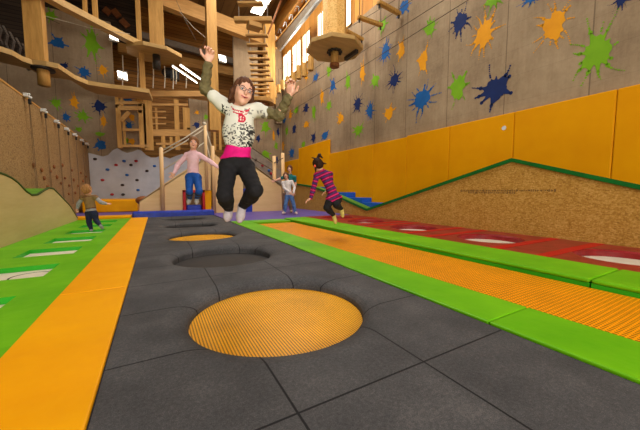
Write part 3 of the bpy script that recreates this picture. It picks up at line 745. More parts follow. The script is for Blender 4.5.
# ================================================================ slides and grey climbing wall
top = [(93, 153), (97, 155), (103, 156.5), (108, 155), (113, 150), (117.5, 148), (122, 151), (127, 153), (133, 151.5), (138, 149.5), (142, 151), (146, 155), (151, 157.5), (156, 157.5), (160, 156), (165, 157), (170, 158.5), (176, 156), (182, 154), (190, 157), (200, 157)]
gw = empty('grey_climbing_wall', at(130, 200, Y=15.85), 'light grey climbing wall with a wavy top and small coloured holds', 'climbing wall')
pts = [at(px_, py_, Y=15.85) for px_, py_ in top]; pts[0].x = XL + .01
MB().prism(pts + [V((pts[-1].x, 15.85, 0)), V((XL + .01, 15.85, 0))], (0, .08, 0)).build('panel', M['grey_climb'], gw)
hc = {'r': soft('red hold', (190, 50, 60), (160, 40, 50), 5, .5, 0), 'b': soft('blue hold', (30, 100, 180), (20, 80, 150), 5, .5, 0), 'k': soft('brown hold', (64, 50, 44), (48, 38, 34), 5, .5, 0)}
for px_, py_, c in [(95, 159, 'k'), (107.5, 169.5, 'b'), (116, 165, 'r'), (124, 161, 'b'), (136, 161, 'r'), (102.5, 180, 'r'), (127, 175, 'b'), (147, 171, 'k'), (154.5, 166, 'b'), (122.5, 185, 'k'), (137, 180, 'k'), (138, 190, 'b'), (112, 194.5, 'r'), (123, 194.5, 'k'), (131, 165, 'k')]:
    MB().ball(at(px_, py_, Y=15.84), .075, 9, 6, (1, .6, .75)).build('climbing_hold', hc[c], gw, smooth=True)
# rounded brown cushion behind the slide
p = at(143, 199, Y=12.4)
single('brown_ball', MB().ball(p + V((0, 0, -.05)), .2, 12, 8, (1.2, 1, .8)), M['hold'], 'small brown climbing boulder peeking out behind the left slide panel', 'boulder', smooth=True)

SY = 11.0
t = empty('slide_tower', at(180, 212, Y=SY), 'wooden slide tower with plywood wedge, round poles and white rope railings', 'play structure')
P = lambda a, b, Y=SY: at(a, b, Y=Y)
MB().prism([P(139.5, 214), P(139.5, 201), P(171, 179), P(190, 167), P(211, 155), P(211, 190), P(183, 190), P(183, 214)], (0, .05, 0)).build('side_panel', M['ply_pale'], t)
MB().prism([P(204.5, 190.5), P(211.2, 190.5), P(211.2, 213), P(204.5, 213)], (0, -.06, 0)).build('yellow_cushion', M['vinyl_yellow'], t)
MB().prism([P(213, 153), P(243, 176), P(243, 213), P(213, 213)], (0, .05, 0)).build('front_panel', M['ply_pale'], t)
MB().prism([P(139.5, 202), P(211, 156), P(211, 155), P(139.5, 201)], (0, 1.2, 0)).build('slide_surface', M['ply_pale'], t)
for (a, y0, y1, r) in ((161, 148, 213, .062), (212.5, 146, 213.5, .062), (205, 123, 190, .05)):
    A = P(a, y0, SY - .08); B = P(a + (2 if a == 161 else 0), y1, SY - .08); B.x = A.x if a != 161 else B.x
    B.z = max(B.z, 0); MB().tube([A, B], r, 12).build('pole', M['pole'], t, smooth=True)
for a, b in (((161.5, 151), (204.5, 125)), ((162, 154), (204.5, 129)), ((162.5, 170), (205, 142)), ((204, 124), (213, 150)), ((205, 126), (215, 158)), ((206, 142), (213, 170))):
    A, B = P(*a, SY - .05), P(*b, SY - .05); MB().tube([A, (A + B) / 2 - V((0, 0, .04)), B], .022, 8).build('rope_rail', M['rope'], t, smooth=True)
MB().ball(P(204.5, 124, SY - .08), .07, 10, 6).ball(P(161, 149, SY - .08), .06, 10, 6).build('rope_knot', M['rope'], t, smooth=True)
# red framed opening
A, B = P(182.5, 190, SY - .05), P(205.5, 214, SY - .05)
bx = empty('red_box', (A.x, SY, 0), 'red framed low crawl opening with blue cushion under the child in pink', 'crawl box')
m = MB(); w = .09
m.box((A.x, SY - .1, 0), (A.x + w, SY + .4, A.z)).box((B.x - w, SY - .1, 0), (B.x, SY + .4, A.z)).box((A.x, SY - .1, A.z - w), (B.x, SY + .4, A.z)); m.build('frame', M['vinyl_red_bright'], bx, bevel=.01)
MB().box((A.x + .09, SY + .3, 0), (B.x - .09, SY + .36, A.z - .09)).build('back_panel', M['osb_left'], bx)
MB().box((A.x + .12, SY + .0, 0.0), (B.x - .12, SY + .28, .3)).build('cushion', M['vinyl_blue'], bx, bevel=.03)
# right slide
t = empty('slide', P(262, 212), 'pale plywood slide side right of the jumping child, sloping down to the right', 'slide')
MB().prism([P(252.5, 214), P(252.5, 164.5), P(258, 168), P(281.2, 185), P(282.3, 214)], (0, .05, 0)).build('side_panel', M['ply_pale'], t)
MB().prism([P(252.5, 166), P(281.2, 186.5), P(281.2, 185), P(252.5, 164.5)], (0, 1.1, 0)).build('slide_surface', M['ply_pale'], t)
MB().prism([P(244, 188.5), P(252.3, 188.5), P(252.3, 214), P(244, 214)], (0, .4, 0)).build('blue_cushion', M['vinyl_blue'], t)
for a, y0, y1, Y in ((274.2, 156, 181, SY + .6), (282.7, 153, 200, SY + 1.0)):
    A = at(a, y0, Y=Y); MB().tube([A, V((A.x, A.y, 0))], .075, 12).build('pole', M['pole'], t, smooth=True)
for a, b in (((252, 158), (274, 171)), ((252, 148), (274, 163)), ((274, 163), (283, 158))):
    MB().tube([at(*a, Y=SY + .5), at(*b, Y=SY + .6)], .018, 6).build('rope_rail', M['cable'], t)
# sloped grey holds board behind it
t = empty('sloping_climb_board', at(262, 170, Y=14), 'grey sloping climbing board with a few red and blue holds behind the right slide', 'climbing wall')
MB().prism([at(246, 146, Y=14), at(255, 150, Y=14), at(282, 172, Y=14), at(282, 200, Y=14), at(246, 200, Y=14)], (0, .1, 0)).build('panel', soft('grey board', (150, 138, 124), (124, 112, 100), 4, .7, .1), t)
for px_, py_, c in ((262.5, 165.5, 'r'), (269, 170.5, 'b'), (271, 173.5, 'r'), (256, 160, 'k')): MB().ball(at(px_, py_, Y=13.98), .07, 8, 6).build('climbing_hold', hc[c], t, smooth=True)
# ================================================================ paint splats
def splat(parent, org, eu, ev, w, h, col, seed, off, big=False, spikes=None):
    rnd = random.Random(seed); n = 132
    ang = [2 * PI * i / n for i in range(n)]
    rad = [.60 + .05 * math.sin(2 * a + rnd.uniform(0, 6)) for a in ang]
    ph = [rnd.uniform(0, 6.28) for _ in range(4)]
    for i, a in enumerate(ang): rad[i] = .63 + .07 * math.sin(3 * a + ph[0]) + .05 * math.sin(5 * a + ph[1]) + .03 * math.sin(9 * a + ph[2])
    K = rnd.randint(6, 9) if not big else 13
    rays = []
    for k in range(K):
        a0 = 2 * PI * (k + rnd.uniform(-.3, .3)) / K; L = rnd.uniform(.85, 1.12) if rnd.random() < .55 else rnd.uniform(.65, .8)
        wd = rnd.uniform(.09, .18); rays.append((a0, L, wd))
        for i, a in enumerate(ang):
            d = (a - a0 + PI) % (2 * PI) - PI
            g = math.exp(-(d / wd) ** 2); rad[i] = max(rad[i], rad[i] * (1 - g) + L * g * (.95 if abs(d) < wd * .6 else .9))
    eu, ev, org = V(eu), V(ev), V(org); nn = eu.cross(ev).normalized(); 
    P = lambda u, v: org + eu * (u * w / 2) + ev * (v * h / 2) + nn * off
    m = MB(); m.add([P(0, 0)] + [P(r * math.cos(a), r * math.sin(a)) for r, a in zip(rad, ang)], [(0, 1 + i, 1 + (i + 1) % n) for i in range(n)])
    def blob(u, v, r, k=8):
        m.add([P(u + r * math.cos(2 * PI * i / k) * (1 if w < h else h / w), v + r * math.sin(2 * PI * i / k) * (w / h if w < h else 1)) for i in range(k)], [tuple(range(k))])
    for a0, L, wd in rays:
        if rnd.random() < (.75 if big else .5):
            bend = rnd.uniform(-.35, .35); r0 = L + .08
            for q in range(rnd.randint(2, 7 if big else 4)):
                rr = r0 + q * .12; aa = a0 + bend * q * .12; blob(rr * math.cos(aa), rr * math.sin(aa), rnd.uniform(.03, .055) if q > 1 else .065)
        if L > .8: blob((L - .04) * math.cos(a0), (L - .04) * math.sin(a0), .085 + .05 * rnd.random(), 12)
    return m.build('paint_splat', PAINT[col], parent, fix=False)
right = [(460, 22, 19, 26, 'n', 1), (404, 7, 13, 18, 'b', 0), (430, 28, 15, 20, 'g', 0), (401.5, 50, 9, 24, 'o', 0), (423, 61, 13, 28, 'o', 0), (484, 34, 22, 34, 'o', 1), (554, 26, 30, 40, 'o', 1),
         (597, 52, 40, 44, 'g', 1), (496, 89, 32, 34, 'n', 1), (458, 88, 20, 34, 'g', 0), (422, 99, 22, 25, 'b', 1), (494, -2, 24, 18, 'g', 1), (533, -4, 22, 16, 'b', 1), (622, -3, 16, 26, 'n', 1),
         (385.5, 51.5, 11, 21, 'b', 1), (394.4, 80, 11, 18, 'n', 1), (375.5, 80.5, 11, 14, 'g', 0), (362.5, 73, 7, 22, 'o', 0), (348, 81.6, 6, 20, 'g', 0), (333, 85.5, 7, 14, 'b', 0), (315.8, 77.5, 7, 9, 'b', 0),
         (306.3, 75, 4, 14, 'o', 0), (329, 71.5, 5, 14, 'g', 0), (382.5, 25, 10, 14, 'g', 0), (322, 97, 5, 18, 'o', 0), (329, 105.5, 6, 12, 'g', 0), (306.3, 108, 6, 12, 'n', 0), (314, 112, 5, 18, 'g', 0),
         (340.8, 118.6, 8, 14, 'o', 0), (294.3, 129, 5, 12, 'n', 0), (306.3, 124.5, 7, 9, 'o', 0), (313.6, 138, 5, 13, 'n', 0), (325, 135.5, 9, 11, 'b', 0), (358.5, 130, 11, 13, 'g', 0), (357.8, 104, 8, 18, 'n', 1),
         (370, 111, 8, 18, 'b', 1), (389, 113.5, 12, 18, 'o', 0), (303.5, 144.5, 5, 8, 'g', 0), (290.5, 114.5, 4, 13, 'o', 0), (296.3, 110, 6, 9, 'g', 0), (286.8, 131, 4, 11, 'g', 0), (283, 146, 3, 13, 'o', 0),
         (284.3, 120, 4, 9, 'b', 0), (292, 153, 6, 11, 'b', 1)]
for k, (px_, py_, w, h, c, big) in enumerate(right):
    a, b = at(px_ - w / 2, py_, X=XR), at(px_ + w / 2, py_, X=XR); p = at(px_, py_, X=XR); z0, z1 = at(px_, py_ + h / 2, X=XR).z, at(px_, py_ - h / 2, X=XR).z
    splat(wr, (XR, p.y, p.z), (0, -1, 0), (0, 0, 1), abs(a.y - b.y) * 1.02, abs(z1 - z0) * 1.02, c, 100 + k, .006, big)
def back(nm, items, Y=YB):
    ob = bpy.data.objects[nm]
    for k, (px_, py_, w, h, c) in enumerate(items):
        a, b = at(px_ - w / 2, py_, Y=Y), at(px_ + w / 2, py_, Y=Y); p = at(px_, py_, Y=Y); z0, z1 = at(px_, py_ + h / 2, Y=Y).z, at(px_, py_ - h / 2, Y=Y).z
        splat(ob, (p.x, Y, p.z), (1, 0, 0), (0, 0, 1), (b.x - a.x) * 1.15, (z1 - z0) * 1.15, c, 300 + k + int(px_), .006)
back('wall_back_concrete', [(58, 43, 18, 13, 'b'), (51, 16, 13, 11, 'g'), (92, 43, 17, 28, 'g'), (96, 24, 4, 4, 'b'), (84, 72, 13, 11, 'b'), (103, 70, 10, 12, 'o'), (64, 66, 10, 7, 'n'), (56, 103, 12, 10, 'g'), (74.4, 102, 9, 15, 'o'),
     (99.5, 106, 14, 14, 'n'), (66, 117, 9, 9, 'b'), (83, 116, 14, 10, 'g'), (103.5, 121, 7, 13, 'o'), (79, 129.5, 8, 6, 'g'), (100, 134, 13, 5, 'g'), (101, 145, 14, 12, 'b')])
back('wall_back_nook', [(132, 117.5, 7, 9, 'o'), (129, 125.5, 8, 8, 'b'), (132, 141.5, 8, 8, 'o'), (127.5, 99, 12, 7, 'b'), (126.5, 141, 4, 7, 'g')], YB + .02)
back('wall_back_middle', [(196.8, 125, 7, 8, 'n'), (197, 112.5, 5, 5, 'o'), (206, 117, 5, 6, 'g')])
back('wall_back_corner', [(265.5, 127, 9, 14, 'g'), (258.3, 138.5, 5, 8, 'n'), (265.5, 154.5, 10, 10, 'g'), (278, 132, 3, 10, 'n'), (273.6, 136, 3, 12, 'o'), (276.6, 160, 4, 8, 'n'), (276, 146, 4, 8, 'g')])
# ================================================================ PEOPLE: smooth bodies grown from tapered limbs on a grid
def npv(p): return np.array([p[0], p[1], p[2]], dtype=np.float32)
class Field:
    def __init__(s, lo, hi, h):
        s.h = h; s.lo = npv(lo); n = np.ceil((npv(hi) - s.lo) / h).astype(int) + 1
        s.ax = [s.lo[i] + h * np.arange(n[i], dtype=np.float32) for i in range(3)]
        s.V = np.full(tuple(n), 9.0, np.float32)
    def sub(s, lo, hi):
        i0 = [max(0, int((lo[k] - s.lo[k]) / s.h) - 1) for k in range(3)]; i1 = [min(s.V.shape[k], int((hi[k] - s.lo[k]) / s.h) + 3) for k in range(3)]
        sl = tuple(slice(a, max(a, b)) for a, b in zip(i0, i1))
        X, Y, Z = np.meshgrid(s.ax[0][sl[0]], s.ax[1][sl[1]], s.ax[2][sl[2]], indexing='ij')
        return sl, X, Y, Z
    def blend(s, sl, d, k):
        a = s.V[sl]
        if k <= 0: s.V[sl] = np.minimum(a, d); return
        h = np.clip(.5 + .5 * (a - d) / k, 0, 1); s.V[sl] = a + (d - a) * h - k * h * (1 - h)
    def cone(s, a, b, r1, r2, k=.02, flat=None, g=0.0):
        a, b = npv(a), npv(b); r1 += g; r2 += g; R = max(r1, r2) + k + .03
        sl, X, Y, Z = s.sub(np.minimum(a, b) - R, np.maximum(a, b) + R)
        if X.size == 0: return
        px, py, pz = X - a[0], Y - a[1], Z - a[2]; ab = b - a; L2 = float(ab @ ab) + 1e-9
        if flat is not None:
            n, f = npv(flat[0]), flat[1]; n = n / np.linalg.norm(n); t0 = px * n[0] + py * n[1] + pz * n[2]
            an = float(ab @ n); t_ = np.clip((px * ab[0] + py * ab[1] + pz * ab[2]) / L2, 0, 1)
            e = (t0 - t_ * an) * (f - 1); px = px + e * n[0]; py = py + e * n[1]; pz = pz + e * n[2]
        t = np.clip((px * ab[0] + py * ab[1] + pz * ab[2]) / L2, 0, 1)
        d = np.sqrt((px - t * ab[0]) ** 2 + (py - t * ab[1]) ** 2 + (pz - t * ab[2]) ** 2) - (r1 + (r2 - r1) * t)
        s.blend(sl, d, k)
    def ell(s, c, r, fr, k=.01, g=0.0, carve=False):
        c = npv(c); r = np.array(r, dtype=np.float32) + g; R = float(r.max()) + k + .03
        sl, X, Y, Z = s.sub(c - R, c + R)
        if X.size == 0: return
        x, y, z = X - c[0], Y - c[1], Z - c[2]; q = []; q2 = []
        for ax, ri in zip(fr, r):
            v = x * ax[0] + y * ax[1] + z * ax[2]; q.append((v / ri) ** 2); q2.append((v / ri ** 2) ** 2)
        k0 = np.sqrt(sum(q)); k1 = np.sqrt(sum(q2)) + 1e-6; d = k0 * (k0 - 1) / k1
        if carve:
            a = s.V[sl]; h = np.clip(.5 - .5 * (a + d) / max(k, 1e-4), 0, 1); s.V[sl] = a + (-d - a) * h + k * h * (1 - h)
        else: s.blend(sl, d, k)
    def cut(s, p, n):
        """remove everything on the side of the plane that n points to"""
        p = npv(p); n = npv(n); n = n / np.linalg.norm(n)
        X, Y, Z = np.meshgrid(*s.ax, indexing='ij', sparse=True)
        s.V = np.maximum(s.V, (X - p[0]) * n[0] + (Y - p[1]) * n[1] + (Z - p[2]) * n[2])
    def noise(s, amp, f, seed=0):
        X, Y, Z = np.meshgrid(*s.ax, indexing='ij', sparse=True); r = random.Random(seed)
        for j in range(4):
            a, b, c, p = [r.uniform(-1, 1) for _ in range(3)] + [r.uniform(0, 6)]; fr = f * (1 + j * .6)
            s.V = s.V + amp / (1 + j * .7) * np.sin(fr * (a * X + b * Y + c * Z) + p)
    def mesh(s):
        V_ = s.V; V_[0], V_[-1] = 9, 9; V_[:, 0], V_[:, -1] = 9, 9; V_[:, :, 0], V_[:, :, -1] = 9, 9
        S = V_ < 0; c = np.zeros(tuple(n - 1 for n in S.shape), np.int8)
        for i in (0, 1):
            for j in (0, 1):
                for k in (0, 1): c += S[i:S.shape[0] - 1 + i, j:S.shape[1] - 1 + j, k:S.shape[2] - 1 + k]
        act = np.argwhere((c > 0) & (c < 8)); idx = np.full(c.shape, -1, np.int64); idx[tuple(act.T)] = np.arange(len(act))
        acc = np.zeros((len(act), 3)); cnt = np.zeros(len(act))
        cor = [(i, j, k) for i in (0, 1) for j in (0, 1) for k in (0, 1)]
        val = {q: V_[act[:, 0] + q[0], act[:, 1] + q[1], act[:, 2] + q[2]].astype(float) for q in cor}
        for q in cor:
            for ax in range(3):
                if q[ax]: continue
                w = list(q); w[ax] = 1; a, b = val[q], val[tuple(w)]; m = (a < 0) != (b < 0)
                t = np.where(m, a / np.where(m, a - b, 1), 0); p = np.zeros((len(act), 3)) + np.array(q); p[:, ax] += t
                acc[m] += p[m]; cnt[m] += 1
        vs = (acc / cnt[:, None] + act) * s.h + s.lo; fs = []
        for ax in range(3):
            o = [slice(None)] * 3; o2 = [slice(None)] * 3; o[ax] = slice(0, -1); o2[ax] = slice(1, None)
            A, B = S[tuple(o)], S[tuple(o2)]; e = np.argwhere(A != B); u, v = (ax + 1) % 3, (ax + 2) % 3
            e = e[(e[:, u] > 0) & (e[:, v] > 0)]; flip = A[tuple(e.T)]
            def g(du, dv):
                q = e.copy(); q[:, u] -= du; q[:, v] -= dv; return idx[tuple(q.T)]
            Q = np.stack([g(1, 1), g(0, 1), g(0, 0), g(1, 0)], 1); Q[~flip] = Q[~flip][:, ::-1]; fs.append(Q)
        return vs, np.concatenate(fs)
    def build(s, name, mats, parent, color=None):
        vs, fs = s.mesh(); org = npv(worldloc(parent)); me = bpy.data.meshes.new(name)
        me.vertices.add(len(vs)); me.vertices.foreach_set('co', (vs - org).astype(np.float32).ravel())
        me.loops.add(len(fs) * 4); me.loops.foreach_set('vertex_index', fs.ravel().astype(np.int32))
        me.polygons.add(len(fs)); me.polygons.foreach_set('loop_start', np.arange(0, len(fs) * 4, 4, dtype=np.int32)); me.polygons.foreach_set('loop_total', np.full(len(fs), 4, np.int32))
        for m in (mats if isinstance(mats, list) else [mats]): me.materials.append(m)
        if color is not None: me.polygons.foreach_set('material_index', color(vs[fs].mean(1)).astype(np.int32))
        me.polygons.foreach_set('use_smooth', np.ones(len(fs), bool)); me.update(); me.validate()
        o = bpy.data.objects.new(name, me); C.objects.link(o); o.parent = parent; return o

skin = soft('skin', (236, 184, 156), (228, 170, 142), 12, .5, .02, 60, .35)
skin.node_tree.nodes['Principled BSDF'].inputs['Subsurface Weight'].default_value = .12
skin.node_tree.nodes['Principled BSDF'].inputs['Subsurface Radius'].default_value = (.012, .005, .003)
lip = soft('lips', (196, 104, 96), (184, 92, 86), 12, .45, 0); blush = soft('blush skin', (236, 168, 144), (230, 160, 138), 12, .5, 0)
brow = soft('brow', (96, 62, 42), (80, 50, 34), 20, .7, 0); mouthd = soft('mouth dark', (110, 44, 40), (90, 34, 32), 12, .6, 0)
eyew = soft('eye white', (236, 232, 226), (226, 222, 216), 9, .3, 0); iris = soft('iris', (70, 52, 38), (50, 36, 26), 9, .25, 0)
def hairmat(n, a, b):
    t = NT(n, .7, .15); x = t.noise(60, 4, .7, (1, 1, .12)); t.base(t.ramp(x, [(.3, lin(b)), (.7, lin(a))])); t.bump(x, .5, .01); return t.m

def frame(up, fwd):
    u = V(up).normalized(); r = u.cross(V(fwd)).normalized() * -1; f = u.cross(r).normalized()
    if f.dot(V(fwd)) < 0: f = -f
    r = f.cross(u)
    return r, f, u                          # person's right, forward, up

def unit(v): return V(v).normalized()

def head_prims(B, c, fr, s, neck):
    r, f, u = fr; P = lambda a, b, d: c + r * (a * s) + f * (b * s) + u * (d * s)
    I = (r, f, u)
    B.ell(P(0, -.012, .022), (.070 * s, .084 * s, .084 * s), I, .01)
    B.ell(P(0, .012, -.022), (.058 * s, .064 * s, .078 * s), I, .02)
    B.cone(P(0, .035, -.06), P(0, .052, -.084), .034 * s, .019 * s, .02)
    for q in (-1, 1):
        B.ell(P(q * .033, .052, -.03), (.022 * s, .018 * s, .02 * s), I, .015)
        B.ell(P(q * .069, -.006, -.008), (.008 * s, .016 * s, .025 * s), I, .005)
        B.ell(P(q * .029, .078, .006), (.017 * s, .008 * s, .009 * s), I, .01, carve=True)
    B.cone(P(0, .071, .006), P(0, .086, -.022), .007 * s, .011 * s, .010)
    B.ell(P(0, .070, -.049), (.022 * s, .010 * s, .010 * s), I, .008)
    B.cone(P(0, -.012, -.05), neck, .040 * s, .040 * s, .025)

def head_color(c, fr, s):
    r, f, u = [npv(x) for x in fr]; c0 = npv(c)
    def fn(P):
        q = (P - c0) / s; x, y, z = q @ r, q @ f, q @ u; m = np.zeros(len(P), int); fr_ = (y > .03) & (np.abs(z) < .14)
        mouth = fr_ & (np.abs(x) < .027) & (np.abs(z + .0515 - .3 * np.abs(x)) < .0062 * (1.2 - (x / .03) ** 2))
        m[mouth] = 1; m[fr_ & (np.abs(x) < .023) & (np.abs(z + .051 - .3 * np.abs(x)) < .0018)] = 3
        m[fr_ & (np.abs(np.abs(x) - .031) < .015) & (np.abs(z - .028 + .25 * (np.abs(np.abs(x) - .031))) < .0026)] = 2
        return m
    return fn
def eyes(parent, c, fr, s, glasses=None, open_=1.0):
    r, f, u = fr
    for q in (-1, 1):
        p = c + r * (q * .029 * s) + f * (.0640 * s) + u * (.006 * s)
        e = MB().ball(p, .0115 * s, 12, 8).build('eye', eyew, parent, smooth=True)
        MB().ball(p + f * (.0062 * s) - u * .002, .0066 * s, 10, 6).build('iris', iris, e, smooth=True)
        MB().tube([p + r * (k * .0135 * s) + f * ((.0105 - abs(k) * .006) * s) + u * ((.0065 - abs(k) * .004) * s) for k in (-1, -.5, 0, .5, 1)], .0022 * s, 6).build('eyelid', brow, parent)
    if glasses:
        m = MB()
        for q in (-1, 1):
            cc = c + r * (q * .031 * s) + f * (.088 * s) + u * (.004 * s)
            pts = [cc + r * (.023 * s * math.copysign(abs(math.cos(a)) ** .7, math.cos(a))) + u * (.0135 * s * math.copysign(abs(math.sin(a)) ** .7, math.sin(a))) for a in [i * PI / 10 for i in range(21)]]
            m.tube(pts, .0016 * s, 6)
            m.tube([cc + r * (q * .023 * s) + u * .006, c + r * (q * .073 * s) + f * (.04 * s) + u * (.01 * s), c + r * (q * .073 * s) - f * (.005 * s) + u * (.008 * s)], .0017 * s, 6)
        m.tube([c + r * (-.008 * s) + f * (.089 * s) + u * (.007 * s), c + r * (.008 * s) + f * (.089 * s) + u * (.007 * s)], .0016 * s, 6)
        m.build('glasses', glasses, parent, smooth=True)

def hand(B, wrist, d, n, side, s, curl=.5, spread=.12, thumb=.6):
    """wrist point, d direction to the fingers, n direction the palm faces, side +1/-1 picks where the thumb is"""
    d, n = unit(d), V(n); n = (n - d * n.dot(d)).normalized(); w = d.cross(n) * side      # towards the thumb
    L = s
    pc = wrist + d * (.040 * L)
    B.ell(pc, (.033 * L, .014 * L, .036 * L), (w, n, d), .012)
    B.ell(pc + w * (.016 * L) - d * (.012 * L) + n * (.006 * L), (.014 * L, .013 * L, .024 * L), (w, n, d), .01)
    lens = [.058, .066, .060, .046]
    for i in range(4):
        o = (.0245 - i * .0163) * L; base = wrist + d * ((.066 - abs(i - 1.3) * .004) * L) + w * o
        dd = (d + w * ((1.3 - i) * spread)).normalized(); ang = curl * (1 + .12 * i); p = base; r0 = .0078 * L
        for k, fl in enumerate((.45, .30, .25)):
            ang_k = ang * (k + .6); q = dd * math.cos(ang_k) + n * math.sin(ang_k); e = p + q * (lens[i] * fl * L); B.cone(p, e, r0, r0 * .9, .003); p = e; r0 *= .9
    tb = wrist + d * (.018 * L) + w * (.026 * L) + n * (.004 * L); t1 = (d * .55 + w * .8 + n * (.35 * thumb)).normalized(); t2 = (d * .85 + w * .35 + n * (.5 * thumb)).normalized()
    m1 = tb + t1 * (.032 * L); B.cone(tb, m1, .0105 * L, .0092 * L, .006); B.cone(m1, m1 + t2 * (.028 * L), .009 * L, .0072 * L, .004)

def figure(name, label, spec, h):
    """spec: joints in world coordinates, J['hip_l'] etc. Returns the body empty-less: the body mesh is the thing, clothes and hair its children"""
    J = spec['J']; s = spec['s']; fwd = spec['fwd']; hf = spec['head_frame']; hc = J['head']; hs = spec.get('hs', s)
    allp = list(J.values()); m = .2 * s + .05
    lo = V([min(p[i] for p in allp) - m for i in range(3)]); hi = V([max(p[i] for p in allp) + m for i in range(3)])
    t = empty(name, spec.get('base', (J['pelvis'].x, J['pelvis'].y, 0)), label, 'person')
    fl = (spec.get('tfwd', fwd), 1.35)
    sp = spec.get('build', 1.0)
    def torso(B, g=0.0, lower=True):
        B.cone(J['pelvis'], J['waist'], .092 * s * sp, .080 * s * sp, .03, fl, g); B.cone(J['waist'], J['chest'], .080 * s * sp, .092 * s * sp, .03, fl, g)
        B.cone(J['chest'], J['neck'], .085 * s * sp, .045 * s, .03, fl, g)
        for q in 'lr': B.cone(J['neck'] * .55 + J['chest'] * .45, J['sho_' + q], .05 * s, .040 * s, .035, None, g)
        for q in 'lr': B.cone(J['pelvis'], J['hip_' + q], .066 * s * sp, .068 * s * sp, .03, None, g)
    def arm(B, q, g=0.0, upto=1.0, fore=True, k=.015):
        a, b, c = J['sho_' + q], J['elb_' + q], J['wri_' + q]
        if upto < 1 and not fore: B.cone(a, a.lerp(b, upto), .040 * s, .036 * s, k, None, g); return
        B.cone(a, b, .040 * s, .031 * s, k, None, g); B.cone(b, b.lerp(c, .3), .031 * s, .032 * s, k, None, g); B.cone(b.lerp(c, .3), c, .032 * s, .021 * s, k, None, g)
    def leg(B, q, g=0.0, k=.02, end=1.0):
        a, b, c = J['hip_' + q], J['kne_' + q], J['ank_' + q]; c2 = b.lerp(c, end)
        B.cone(a, b, .068 * s * sp, .047 * s, k, None, g); mid = b.lerp(c, .33); B.cone(b, mid, .047 * s, .047 * s, k, None, g); B.cone(mid, c2, .047 * s, .030 * s + (1 - end) * .02, k, None, g)
    def foot(B, q, g=0.0):
        a, tpt = J['ank_' + q], J['toe_' + q]; d = unit(tpt - a); B.cone(a, a - (J['kne_' + q] - a).normalized() * .02 * s - d * .015 * s, .030 * s, .030 * s, .01, None, g)
        B.cone(a.lerp(tpt, .1), a.lerp(tpt, .7), .030 * s, .031 * s, .012, None, g); B.cone(a.lerp(tpt, .6), a.lerp(tpt, .95), .031 * s, .021 * s, .012, None, g)
    B = Field(lo, hi, h); torso(B)
    for q in 'lr':
        arm(B, q); leg(B, q); foot(B, q)
        hd = spec['hand_' + q]; hand(B, J['wri_' + q], hd[0], hd[1], hd[2], s * 1.06, hd[3] if len(hd) > 3 else .5)
    head_prims(B, hc, hf, hs, J['neck'])
    B.build('body', [skin, lip, brow, mouthd], t, head_color(hc, hf, hs))
    eyes(t, hc, hf, hs, spec.get('glasses'))
    return t, dict(lo=lo, hi=hi, torso=torso, arm=arm, leg=leg, foot=foot, J=J, s=s, hc=hc, hf=hf, hs=hs)

def hair_cap(B, hc, hf, hs, g=.008, low=.0):
    r, f, u = hf; P = lambda a, b, d: hc + r * (a * hs) + f * (b * hs) + u * (d * hs)
    B.ell(P(0, -.016, .026), ((.070 + g) * hs, (.084 + g) * hs, (.083 + g) * hs), (r, f, u), .01)
    B.ell(P(0, -.03, -.01), ((.068 + g) * hs, (.070 + g) * hs, (.075 + g) * hs), (r, f, u), .02)
def face_open(B, hc, hf, hs, top=.055, w=.052):
    r, f, u = hf; P = lambda a, b, d: hc + r * (a * hs) + f * (b * hs) + u * (d * hs)
    B.ell(P(0, .085, -.02), (w * hs, .07 * hs, (top + .02) * hs), (r, f, u), .006, carve=True)

def jpx(D0, **kw):
    return {k: at(v[0], v[1], D=D0 + (v[2] if len(v) > 2 else 0)) for k, v in kw.items()}
CF = -FW; CR = RT; CU = UP       # directions towards the camera, picture right, picture up

# ---------------------------------------------------------------- the jumping child in front
D0 = 2.25; s = 1.0
J = jpx(D0, head=(243.2, 91.5, -.05), neck=(239.5, 108.5, 0.02), chest=(239.5, 122, .01), waist=(239, 143, .02), pelvis=(236.5, 161, .0),
        sho_r=(223.5, 105, .02), elb_r=(204.8, 88.5, .0), wri_r=(208.3, 62, -.08),
        sho_l=(256.5, 110, .03), elb_l=(279, 115.5, -.02), wri_l=(289.5, 95.5, -.12),
        hip_r=(228.3, 166, .0), kne_r=(225, 195.5, -.16), ank_r=(228.8, 208.5, .10), toe_r=(227.2, 219.5, .05),
        hip_l=(245.5, 167, .0), kne_l=(255.5, 190, -.16), ank_l=(242.3, 206.5, .09), toe_l=(239.5, 221, .03))
ru = (CR * .29 + CU * .96 + CF * .12); hfw = CF + CR * .58 - CU * .60
hf = frame(ru, hfw)
ts = frame(CU + CR * .05, CF + CR * .2)
tfw = ts[1]
gl = soft('glasses frame', (50, 60, 84), (40, 48, 70), 9, .3, 0)
spec = dict(J=J, s=s, hs=.99, fwd=CF, tfwd=tfw, head_frame=hf, base=(J['pelvis'].x, J['pelvis'].y, 0), glasses=gl,
            hand_r=(CU * .95 + CR * .28 + CF * .15, CF, -1, .95), hand_l=(CU * .97 + CR * .2 + CF * .2, CF - CR * .3, 1, .7), build=.90)
t, K = figure('person', 'child in white print shirt, olive sleeves and glasses, jumping high with both arms raised', spec, .0052)
def sh(name, fn, mats, color=None, h=.006, lo=None, hi=None, K=K, t=t):
    B = Field(lo or K['lo'], hi or K['hi'], h); fn(B); return B.build(name, mats, t, color)
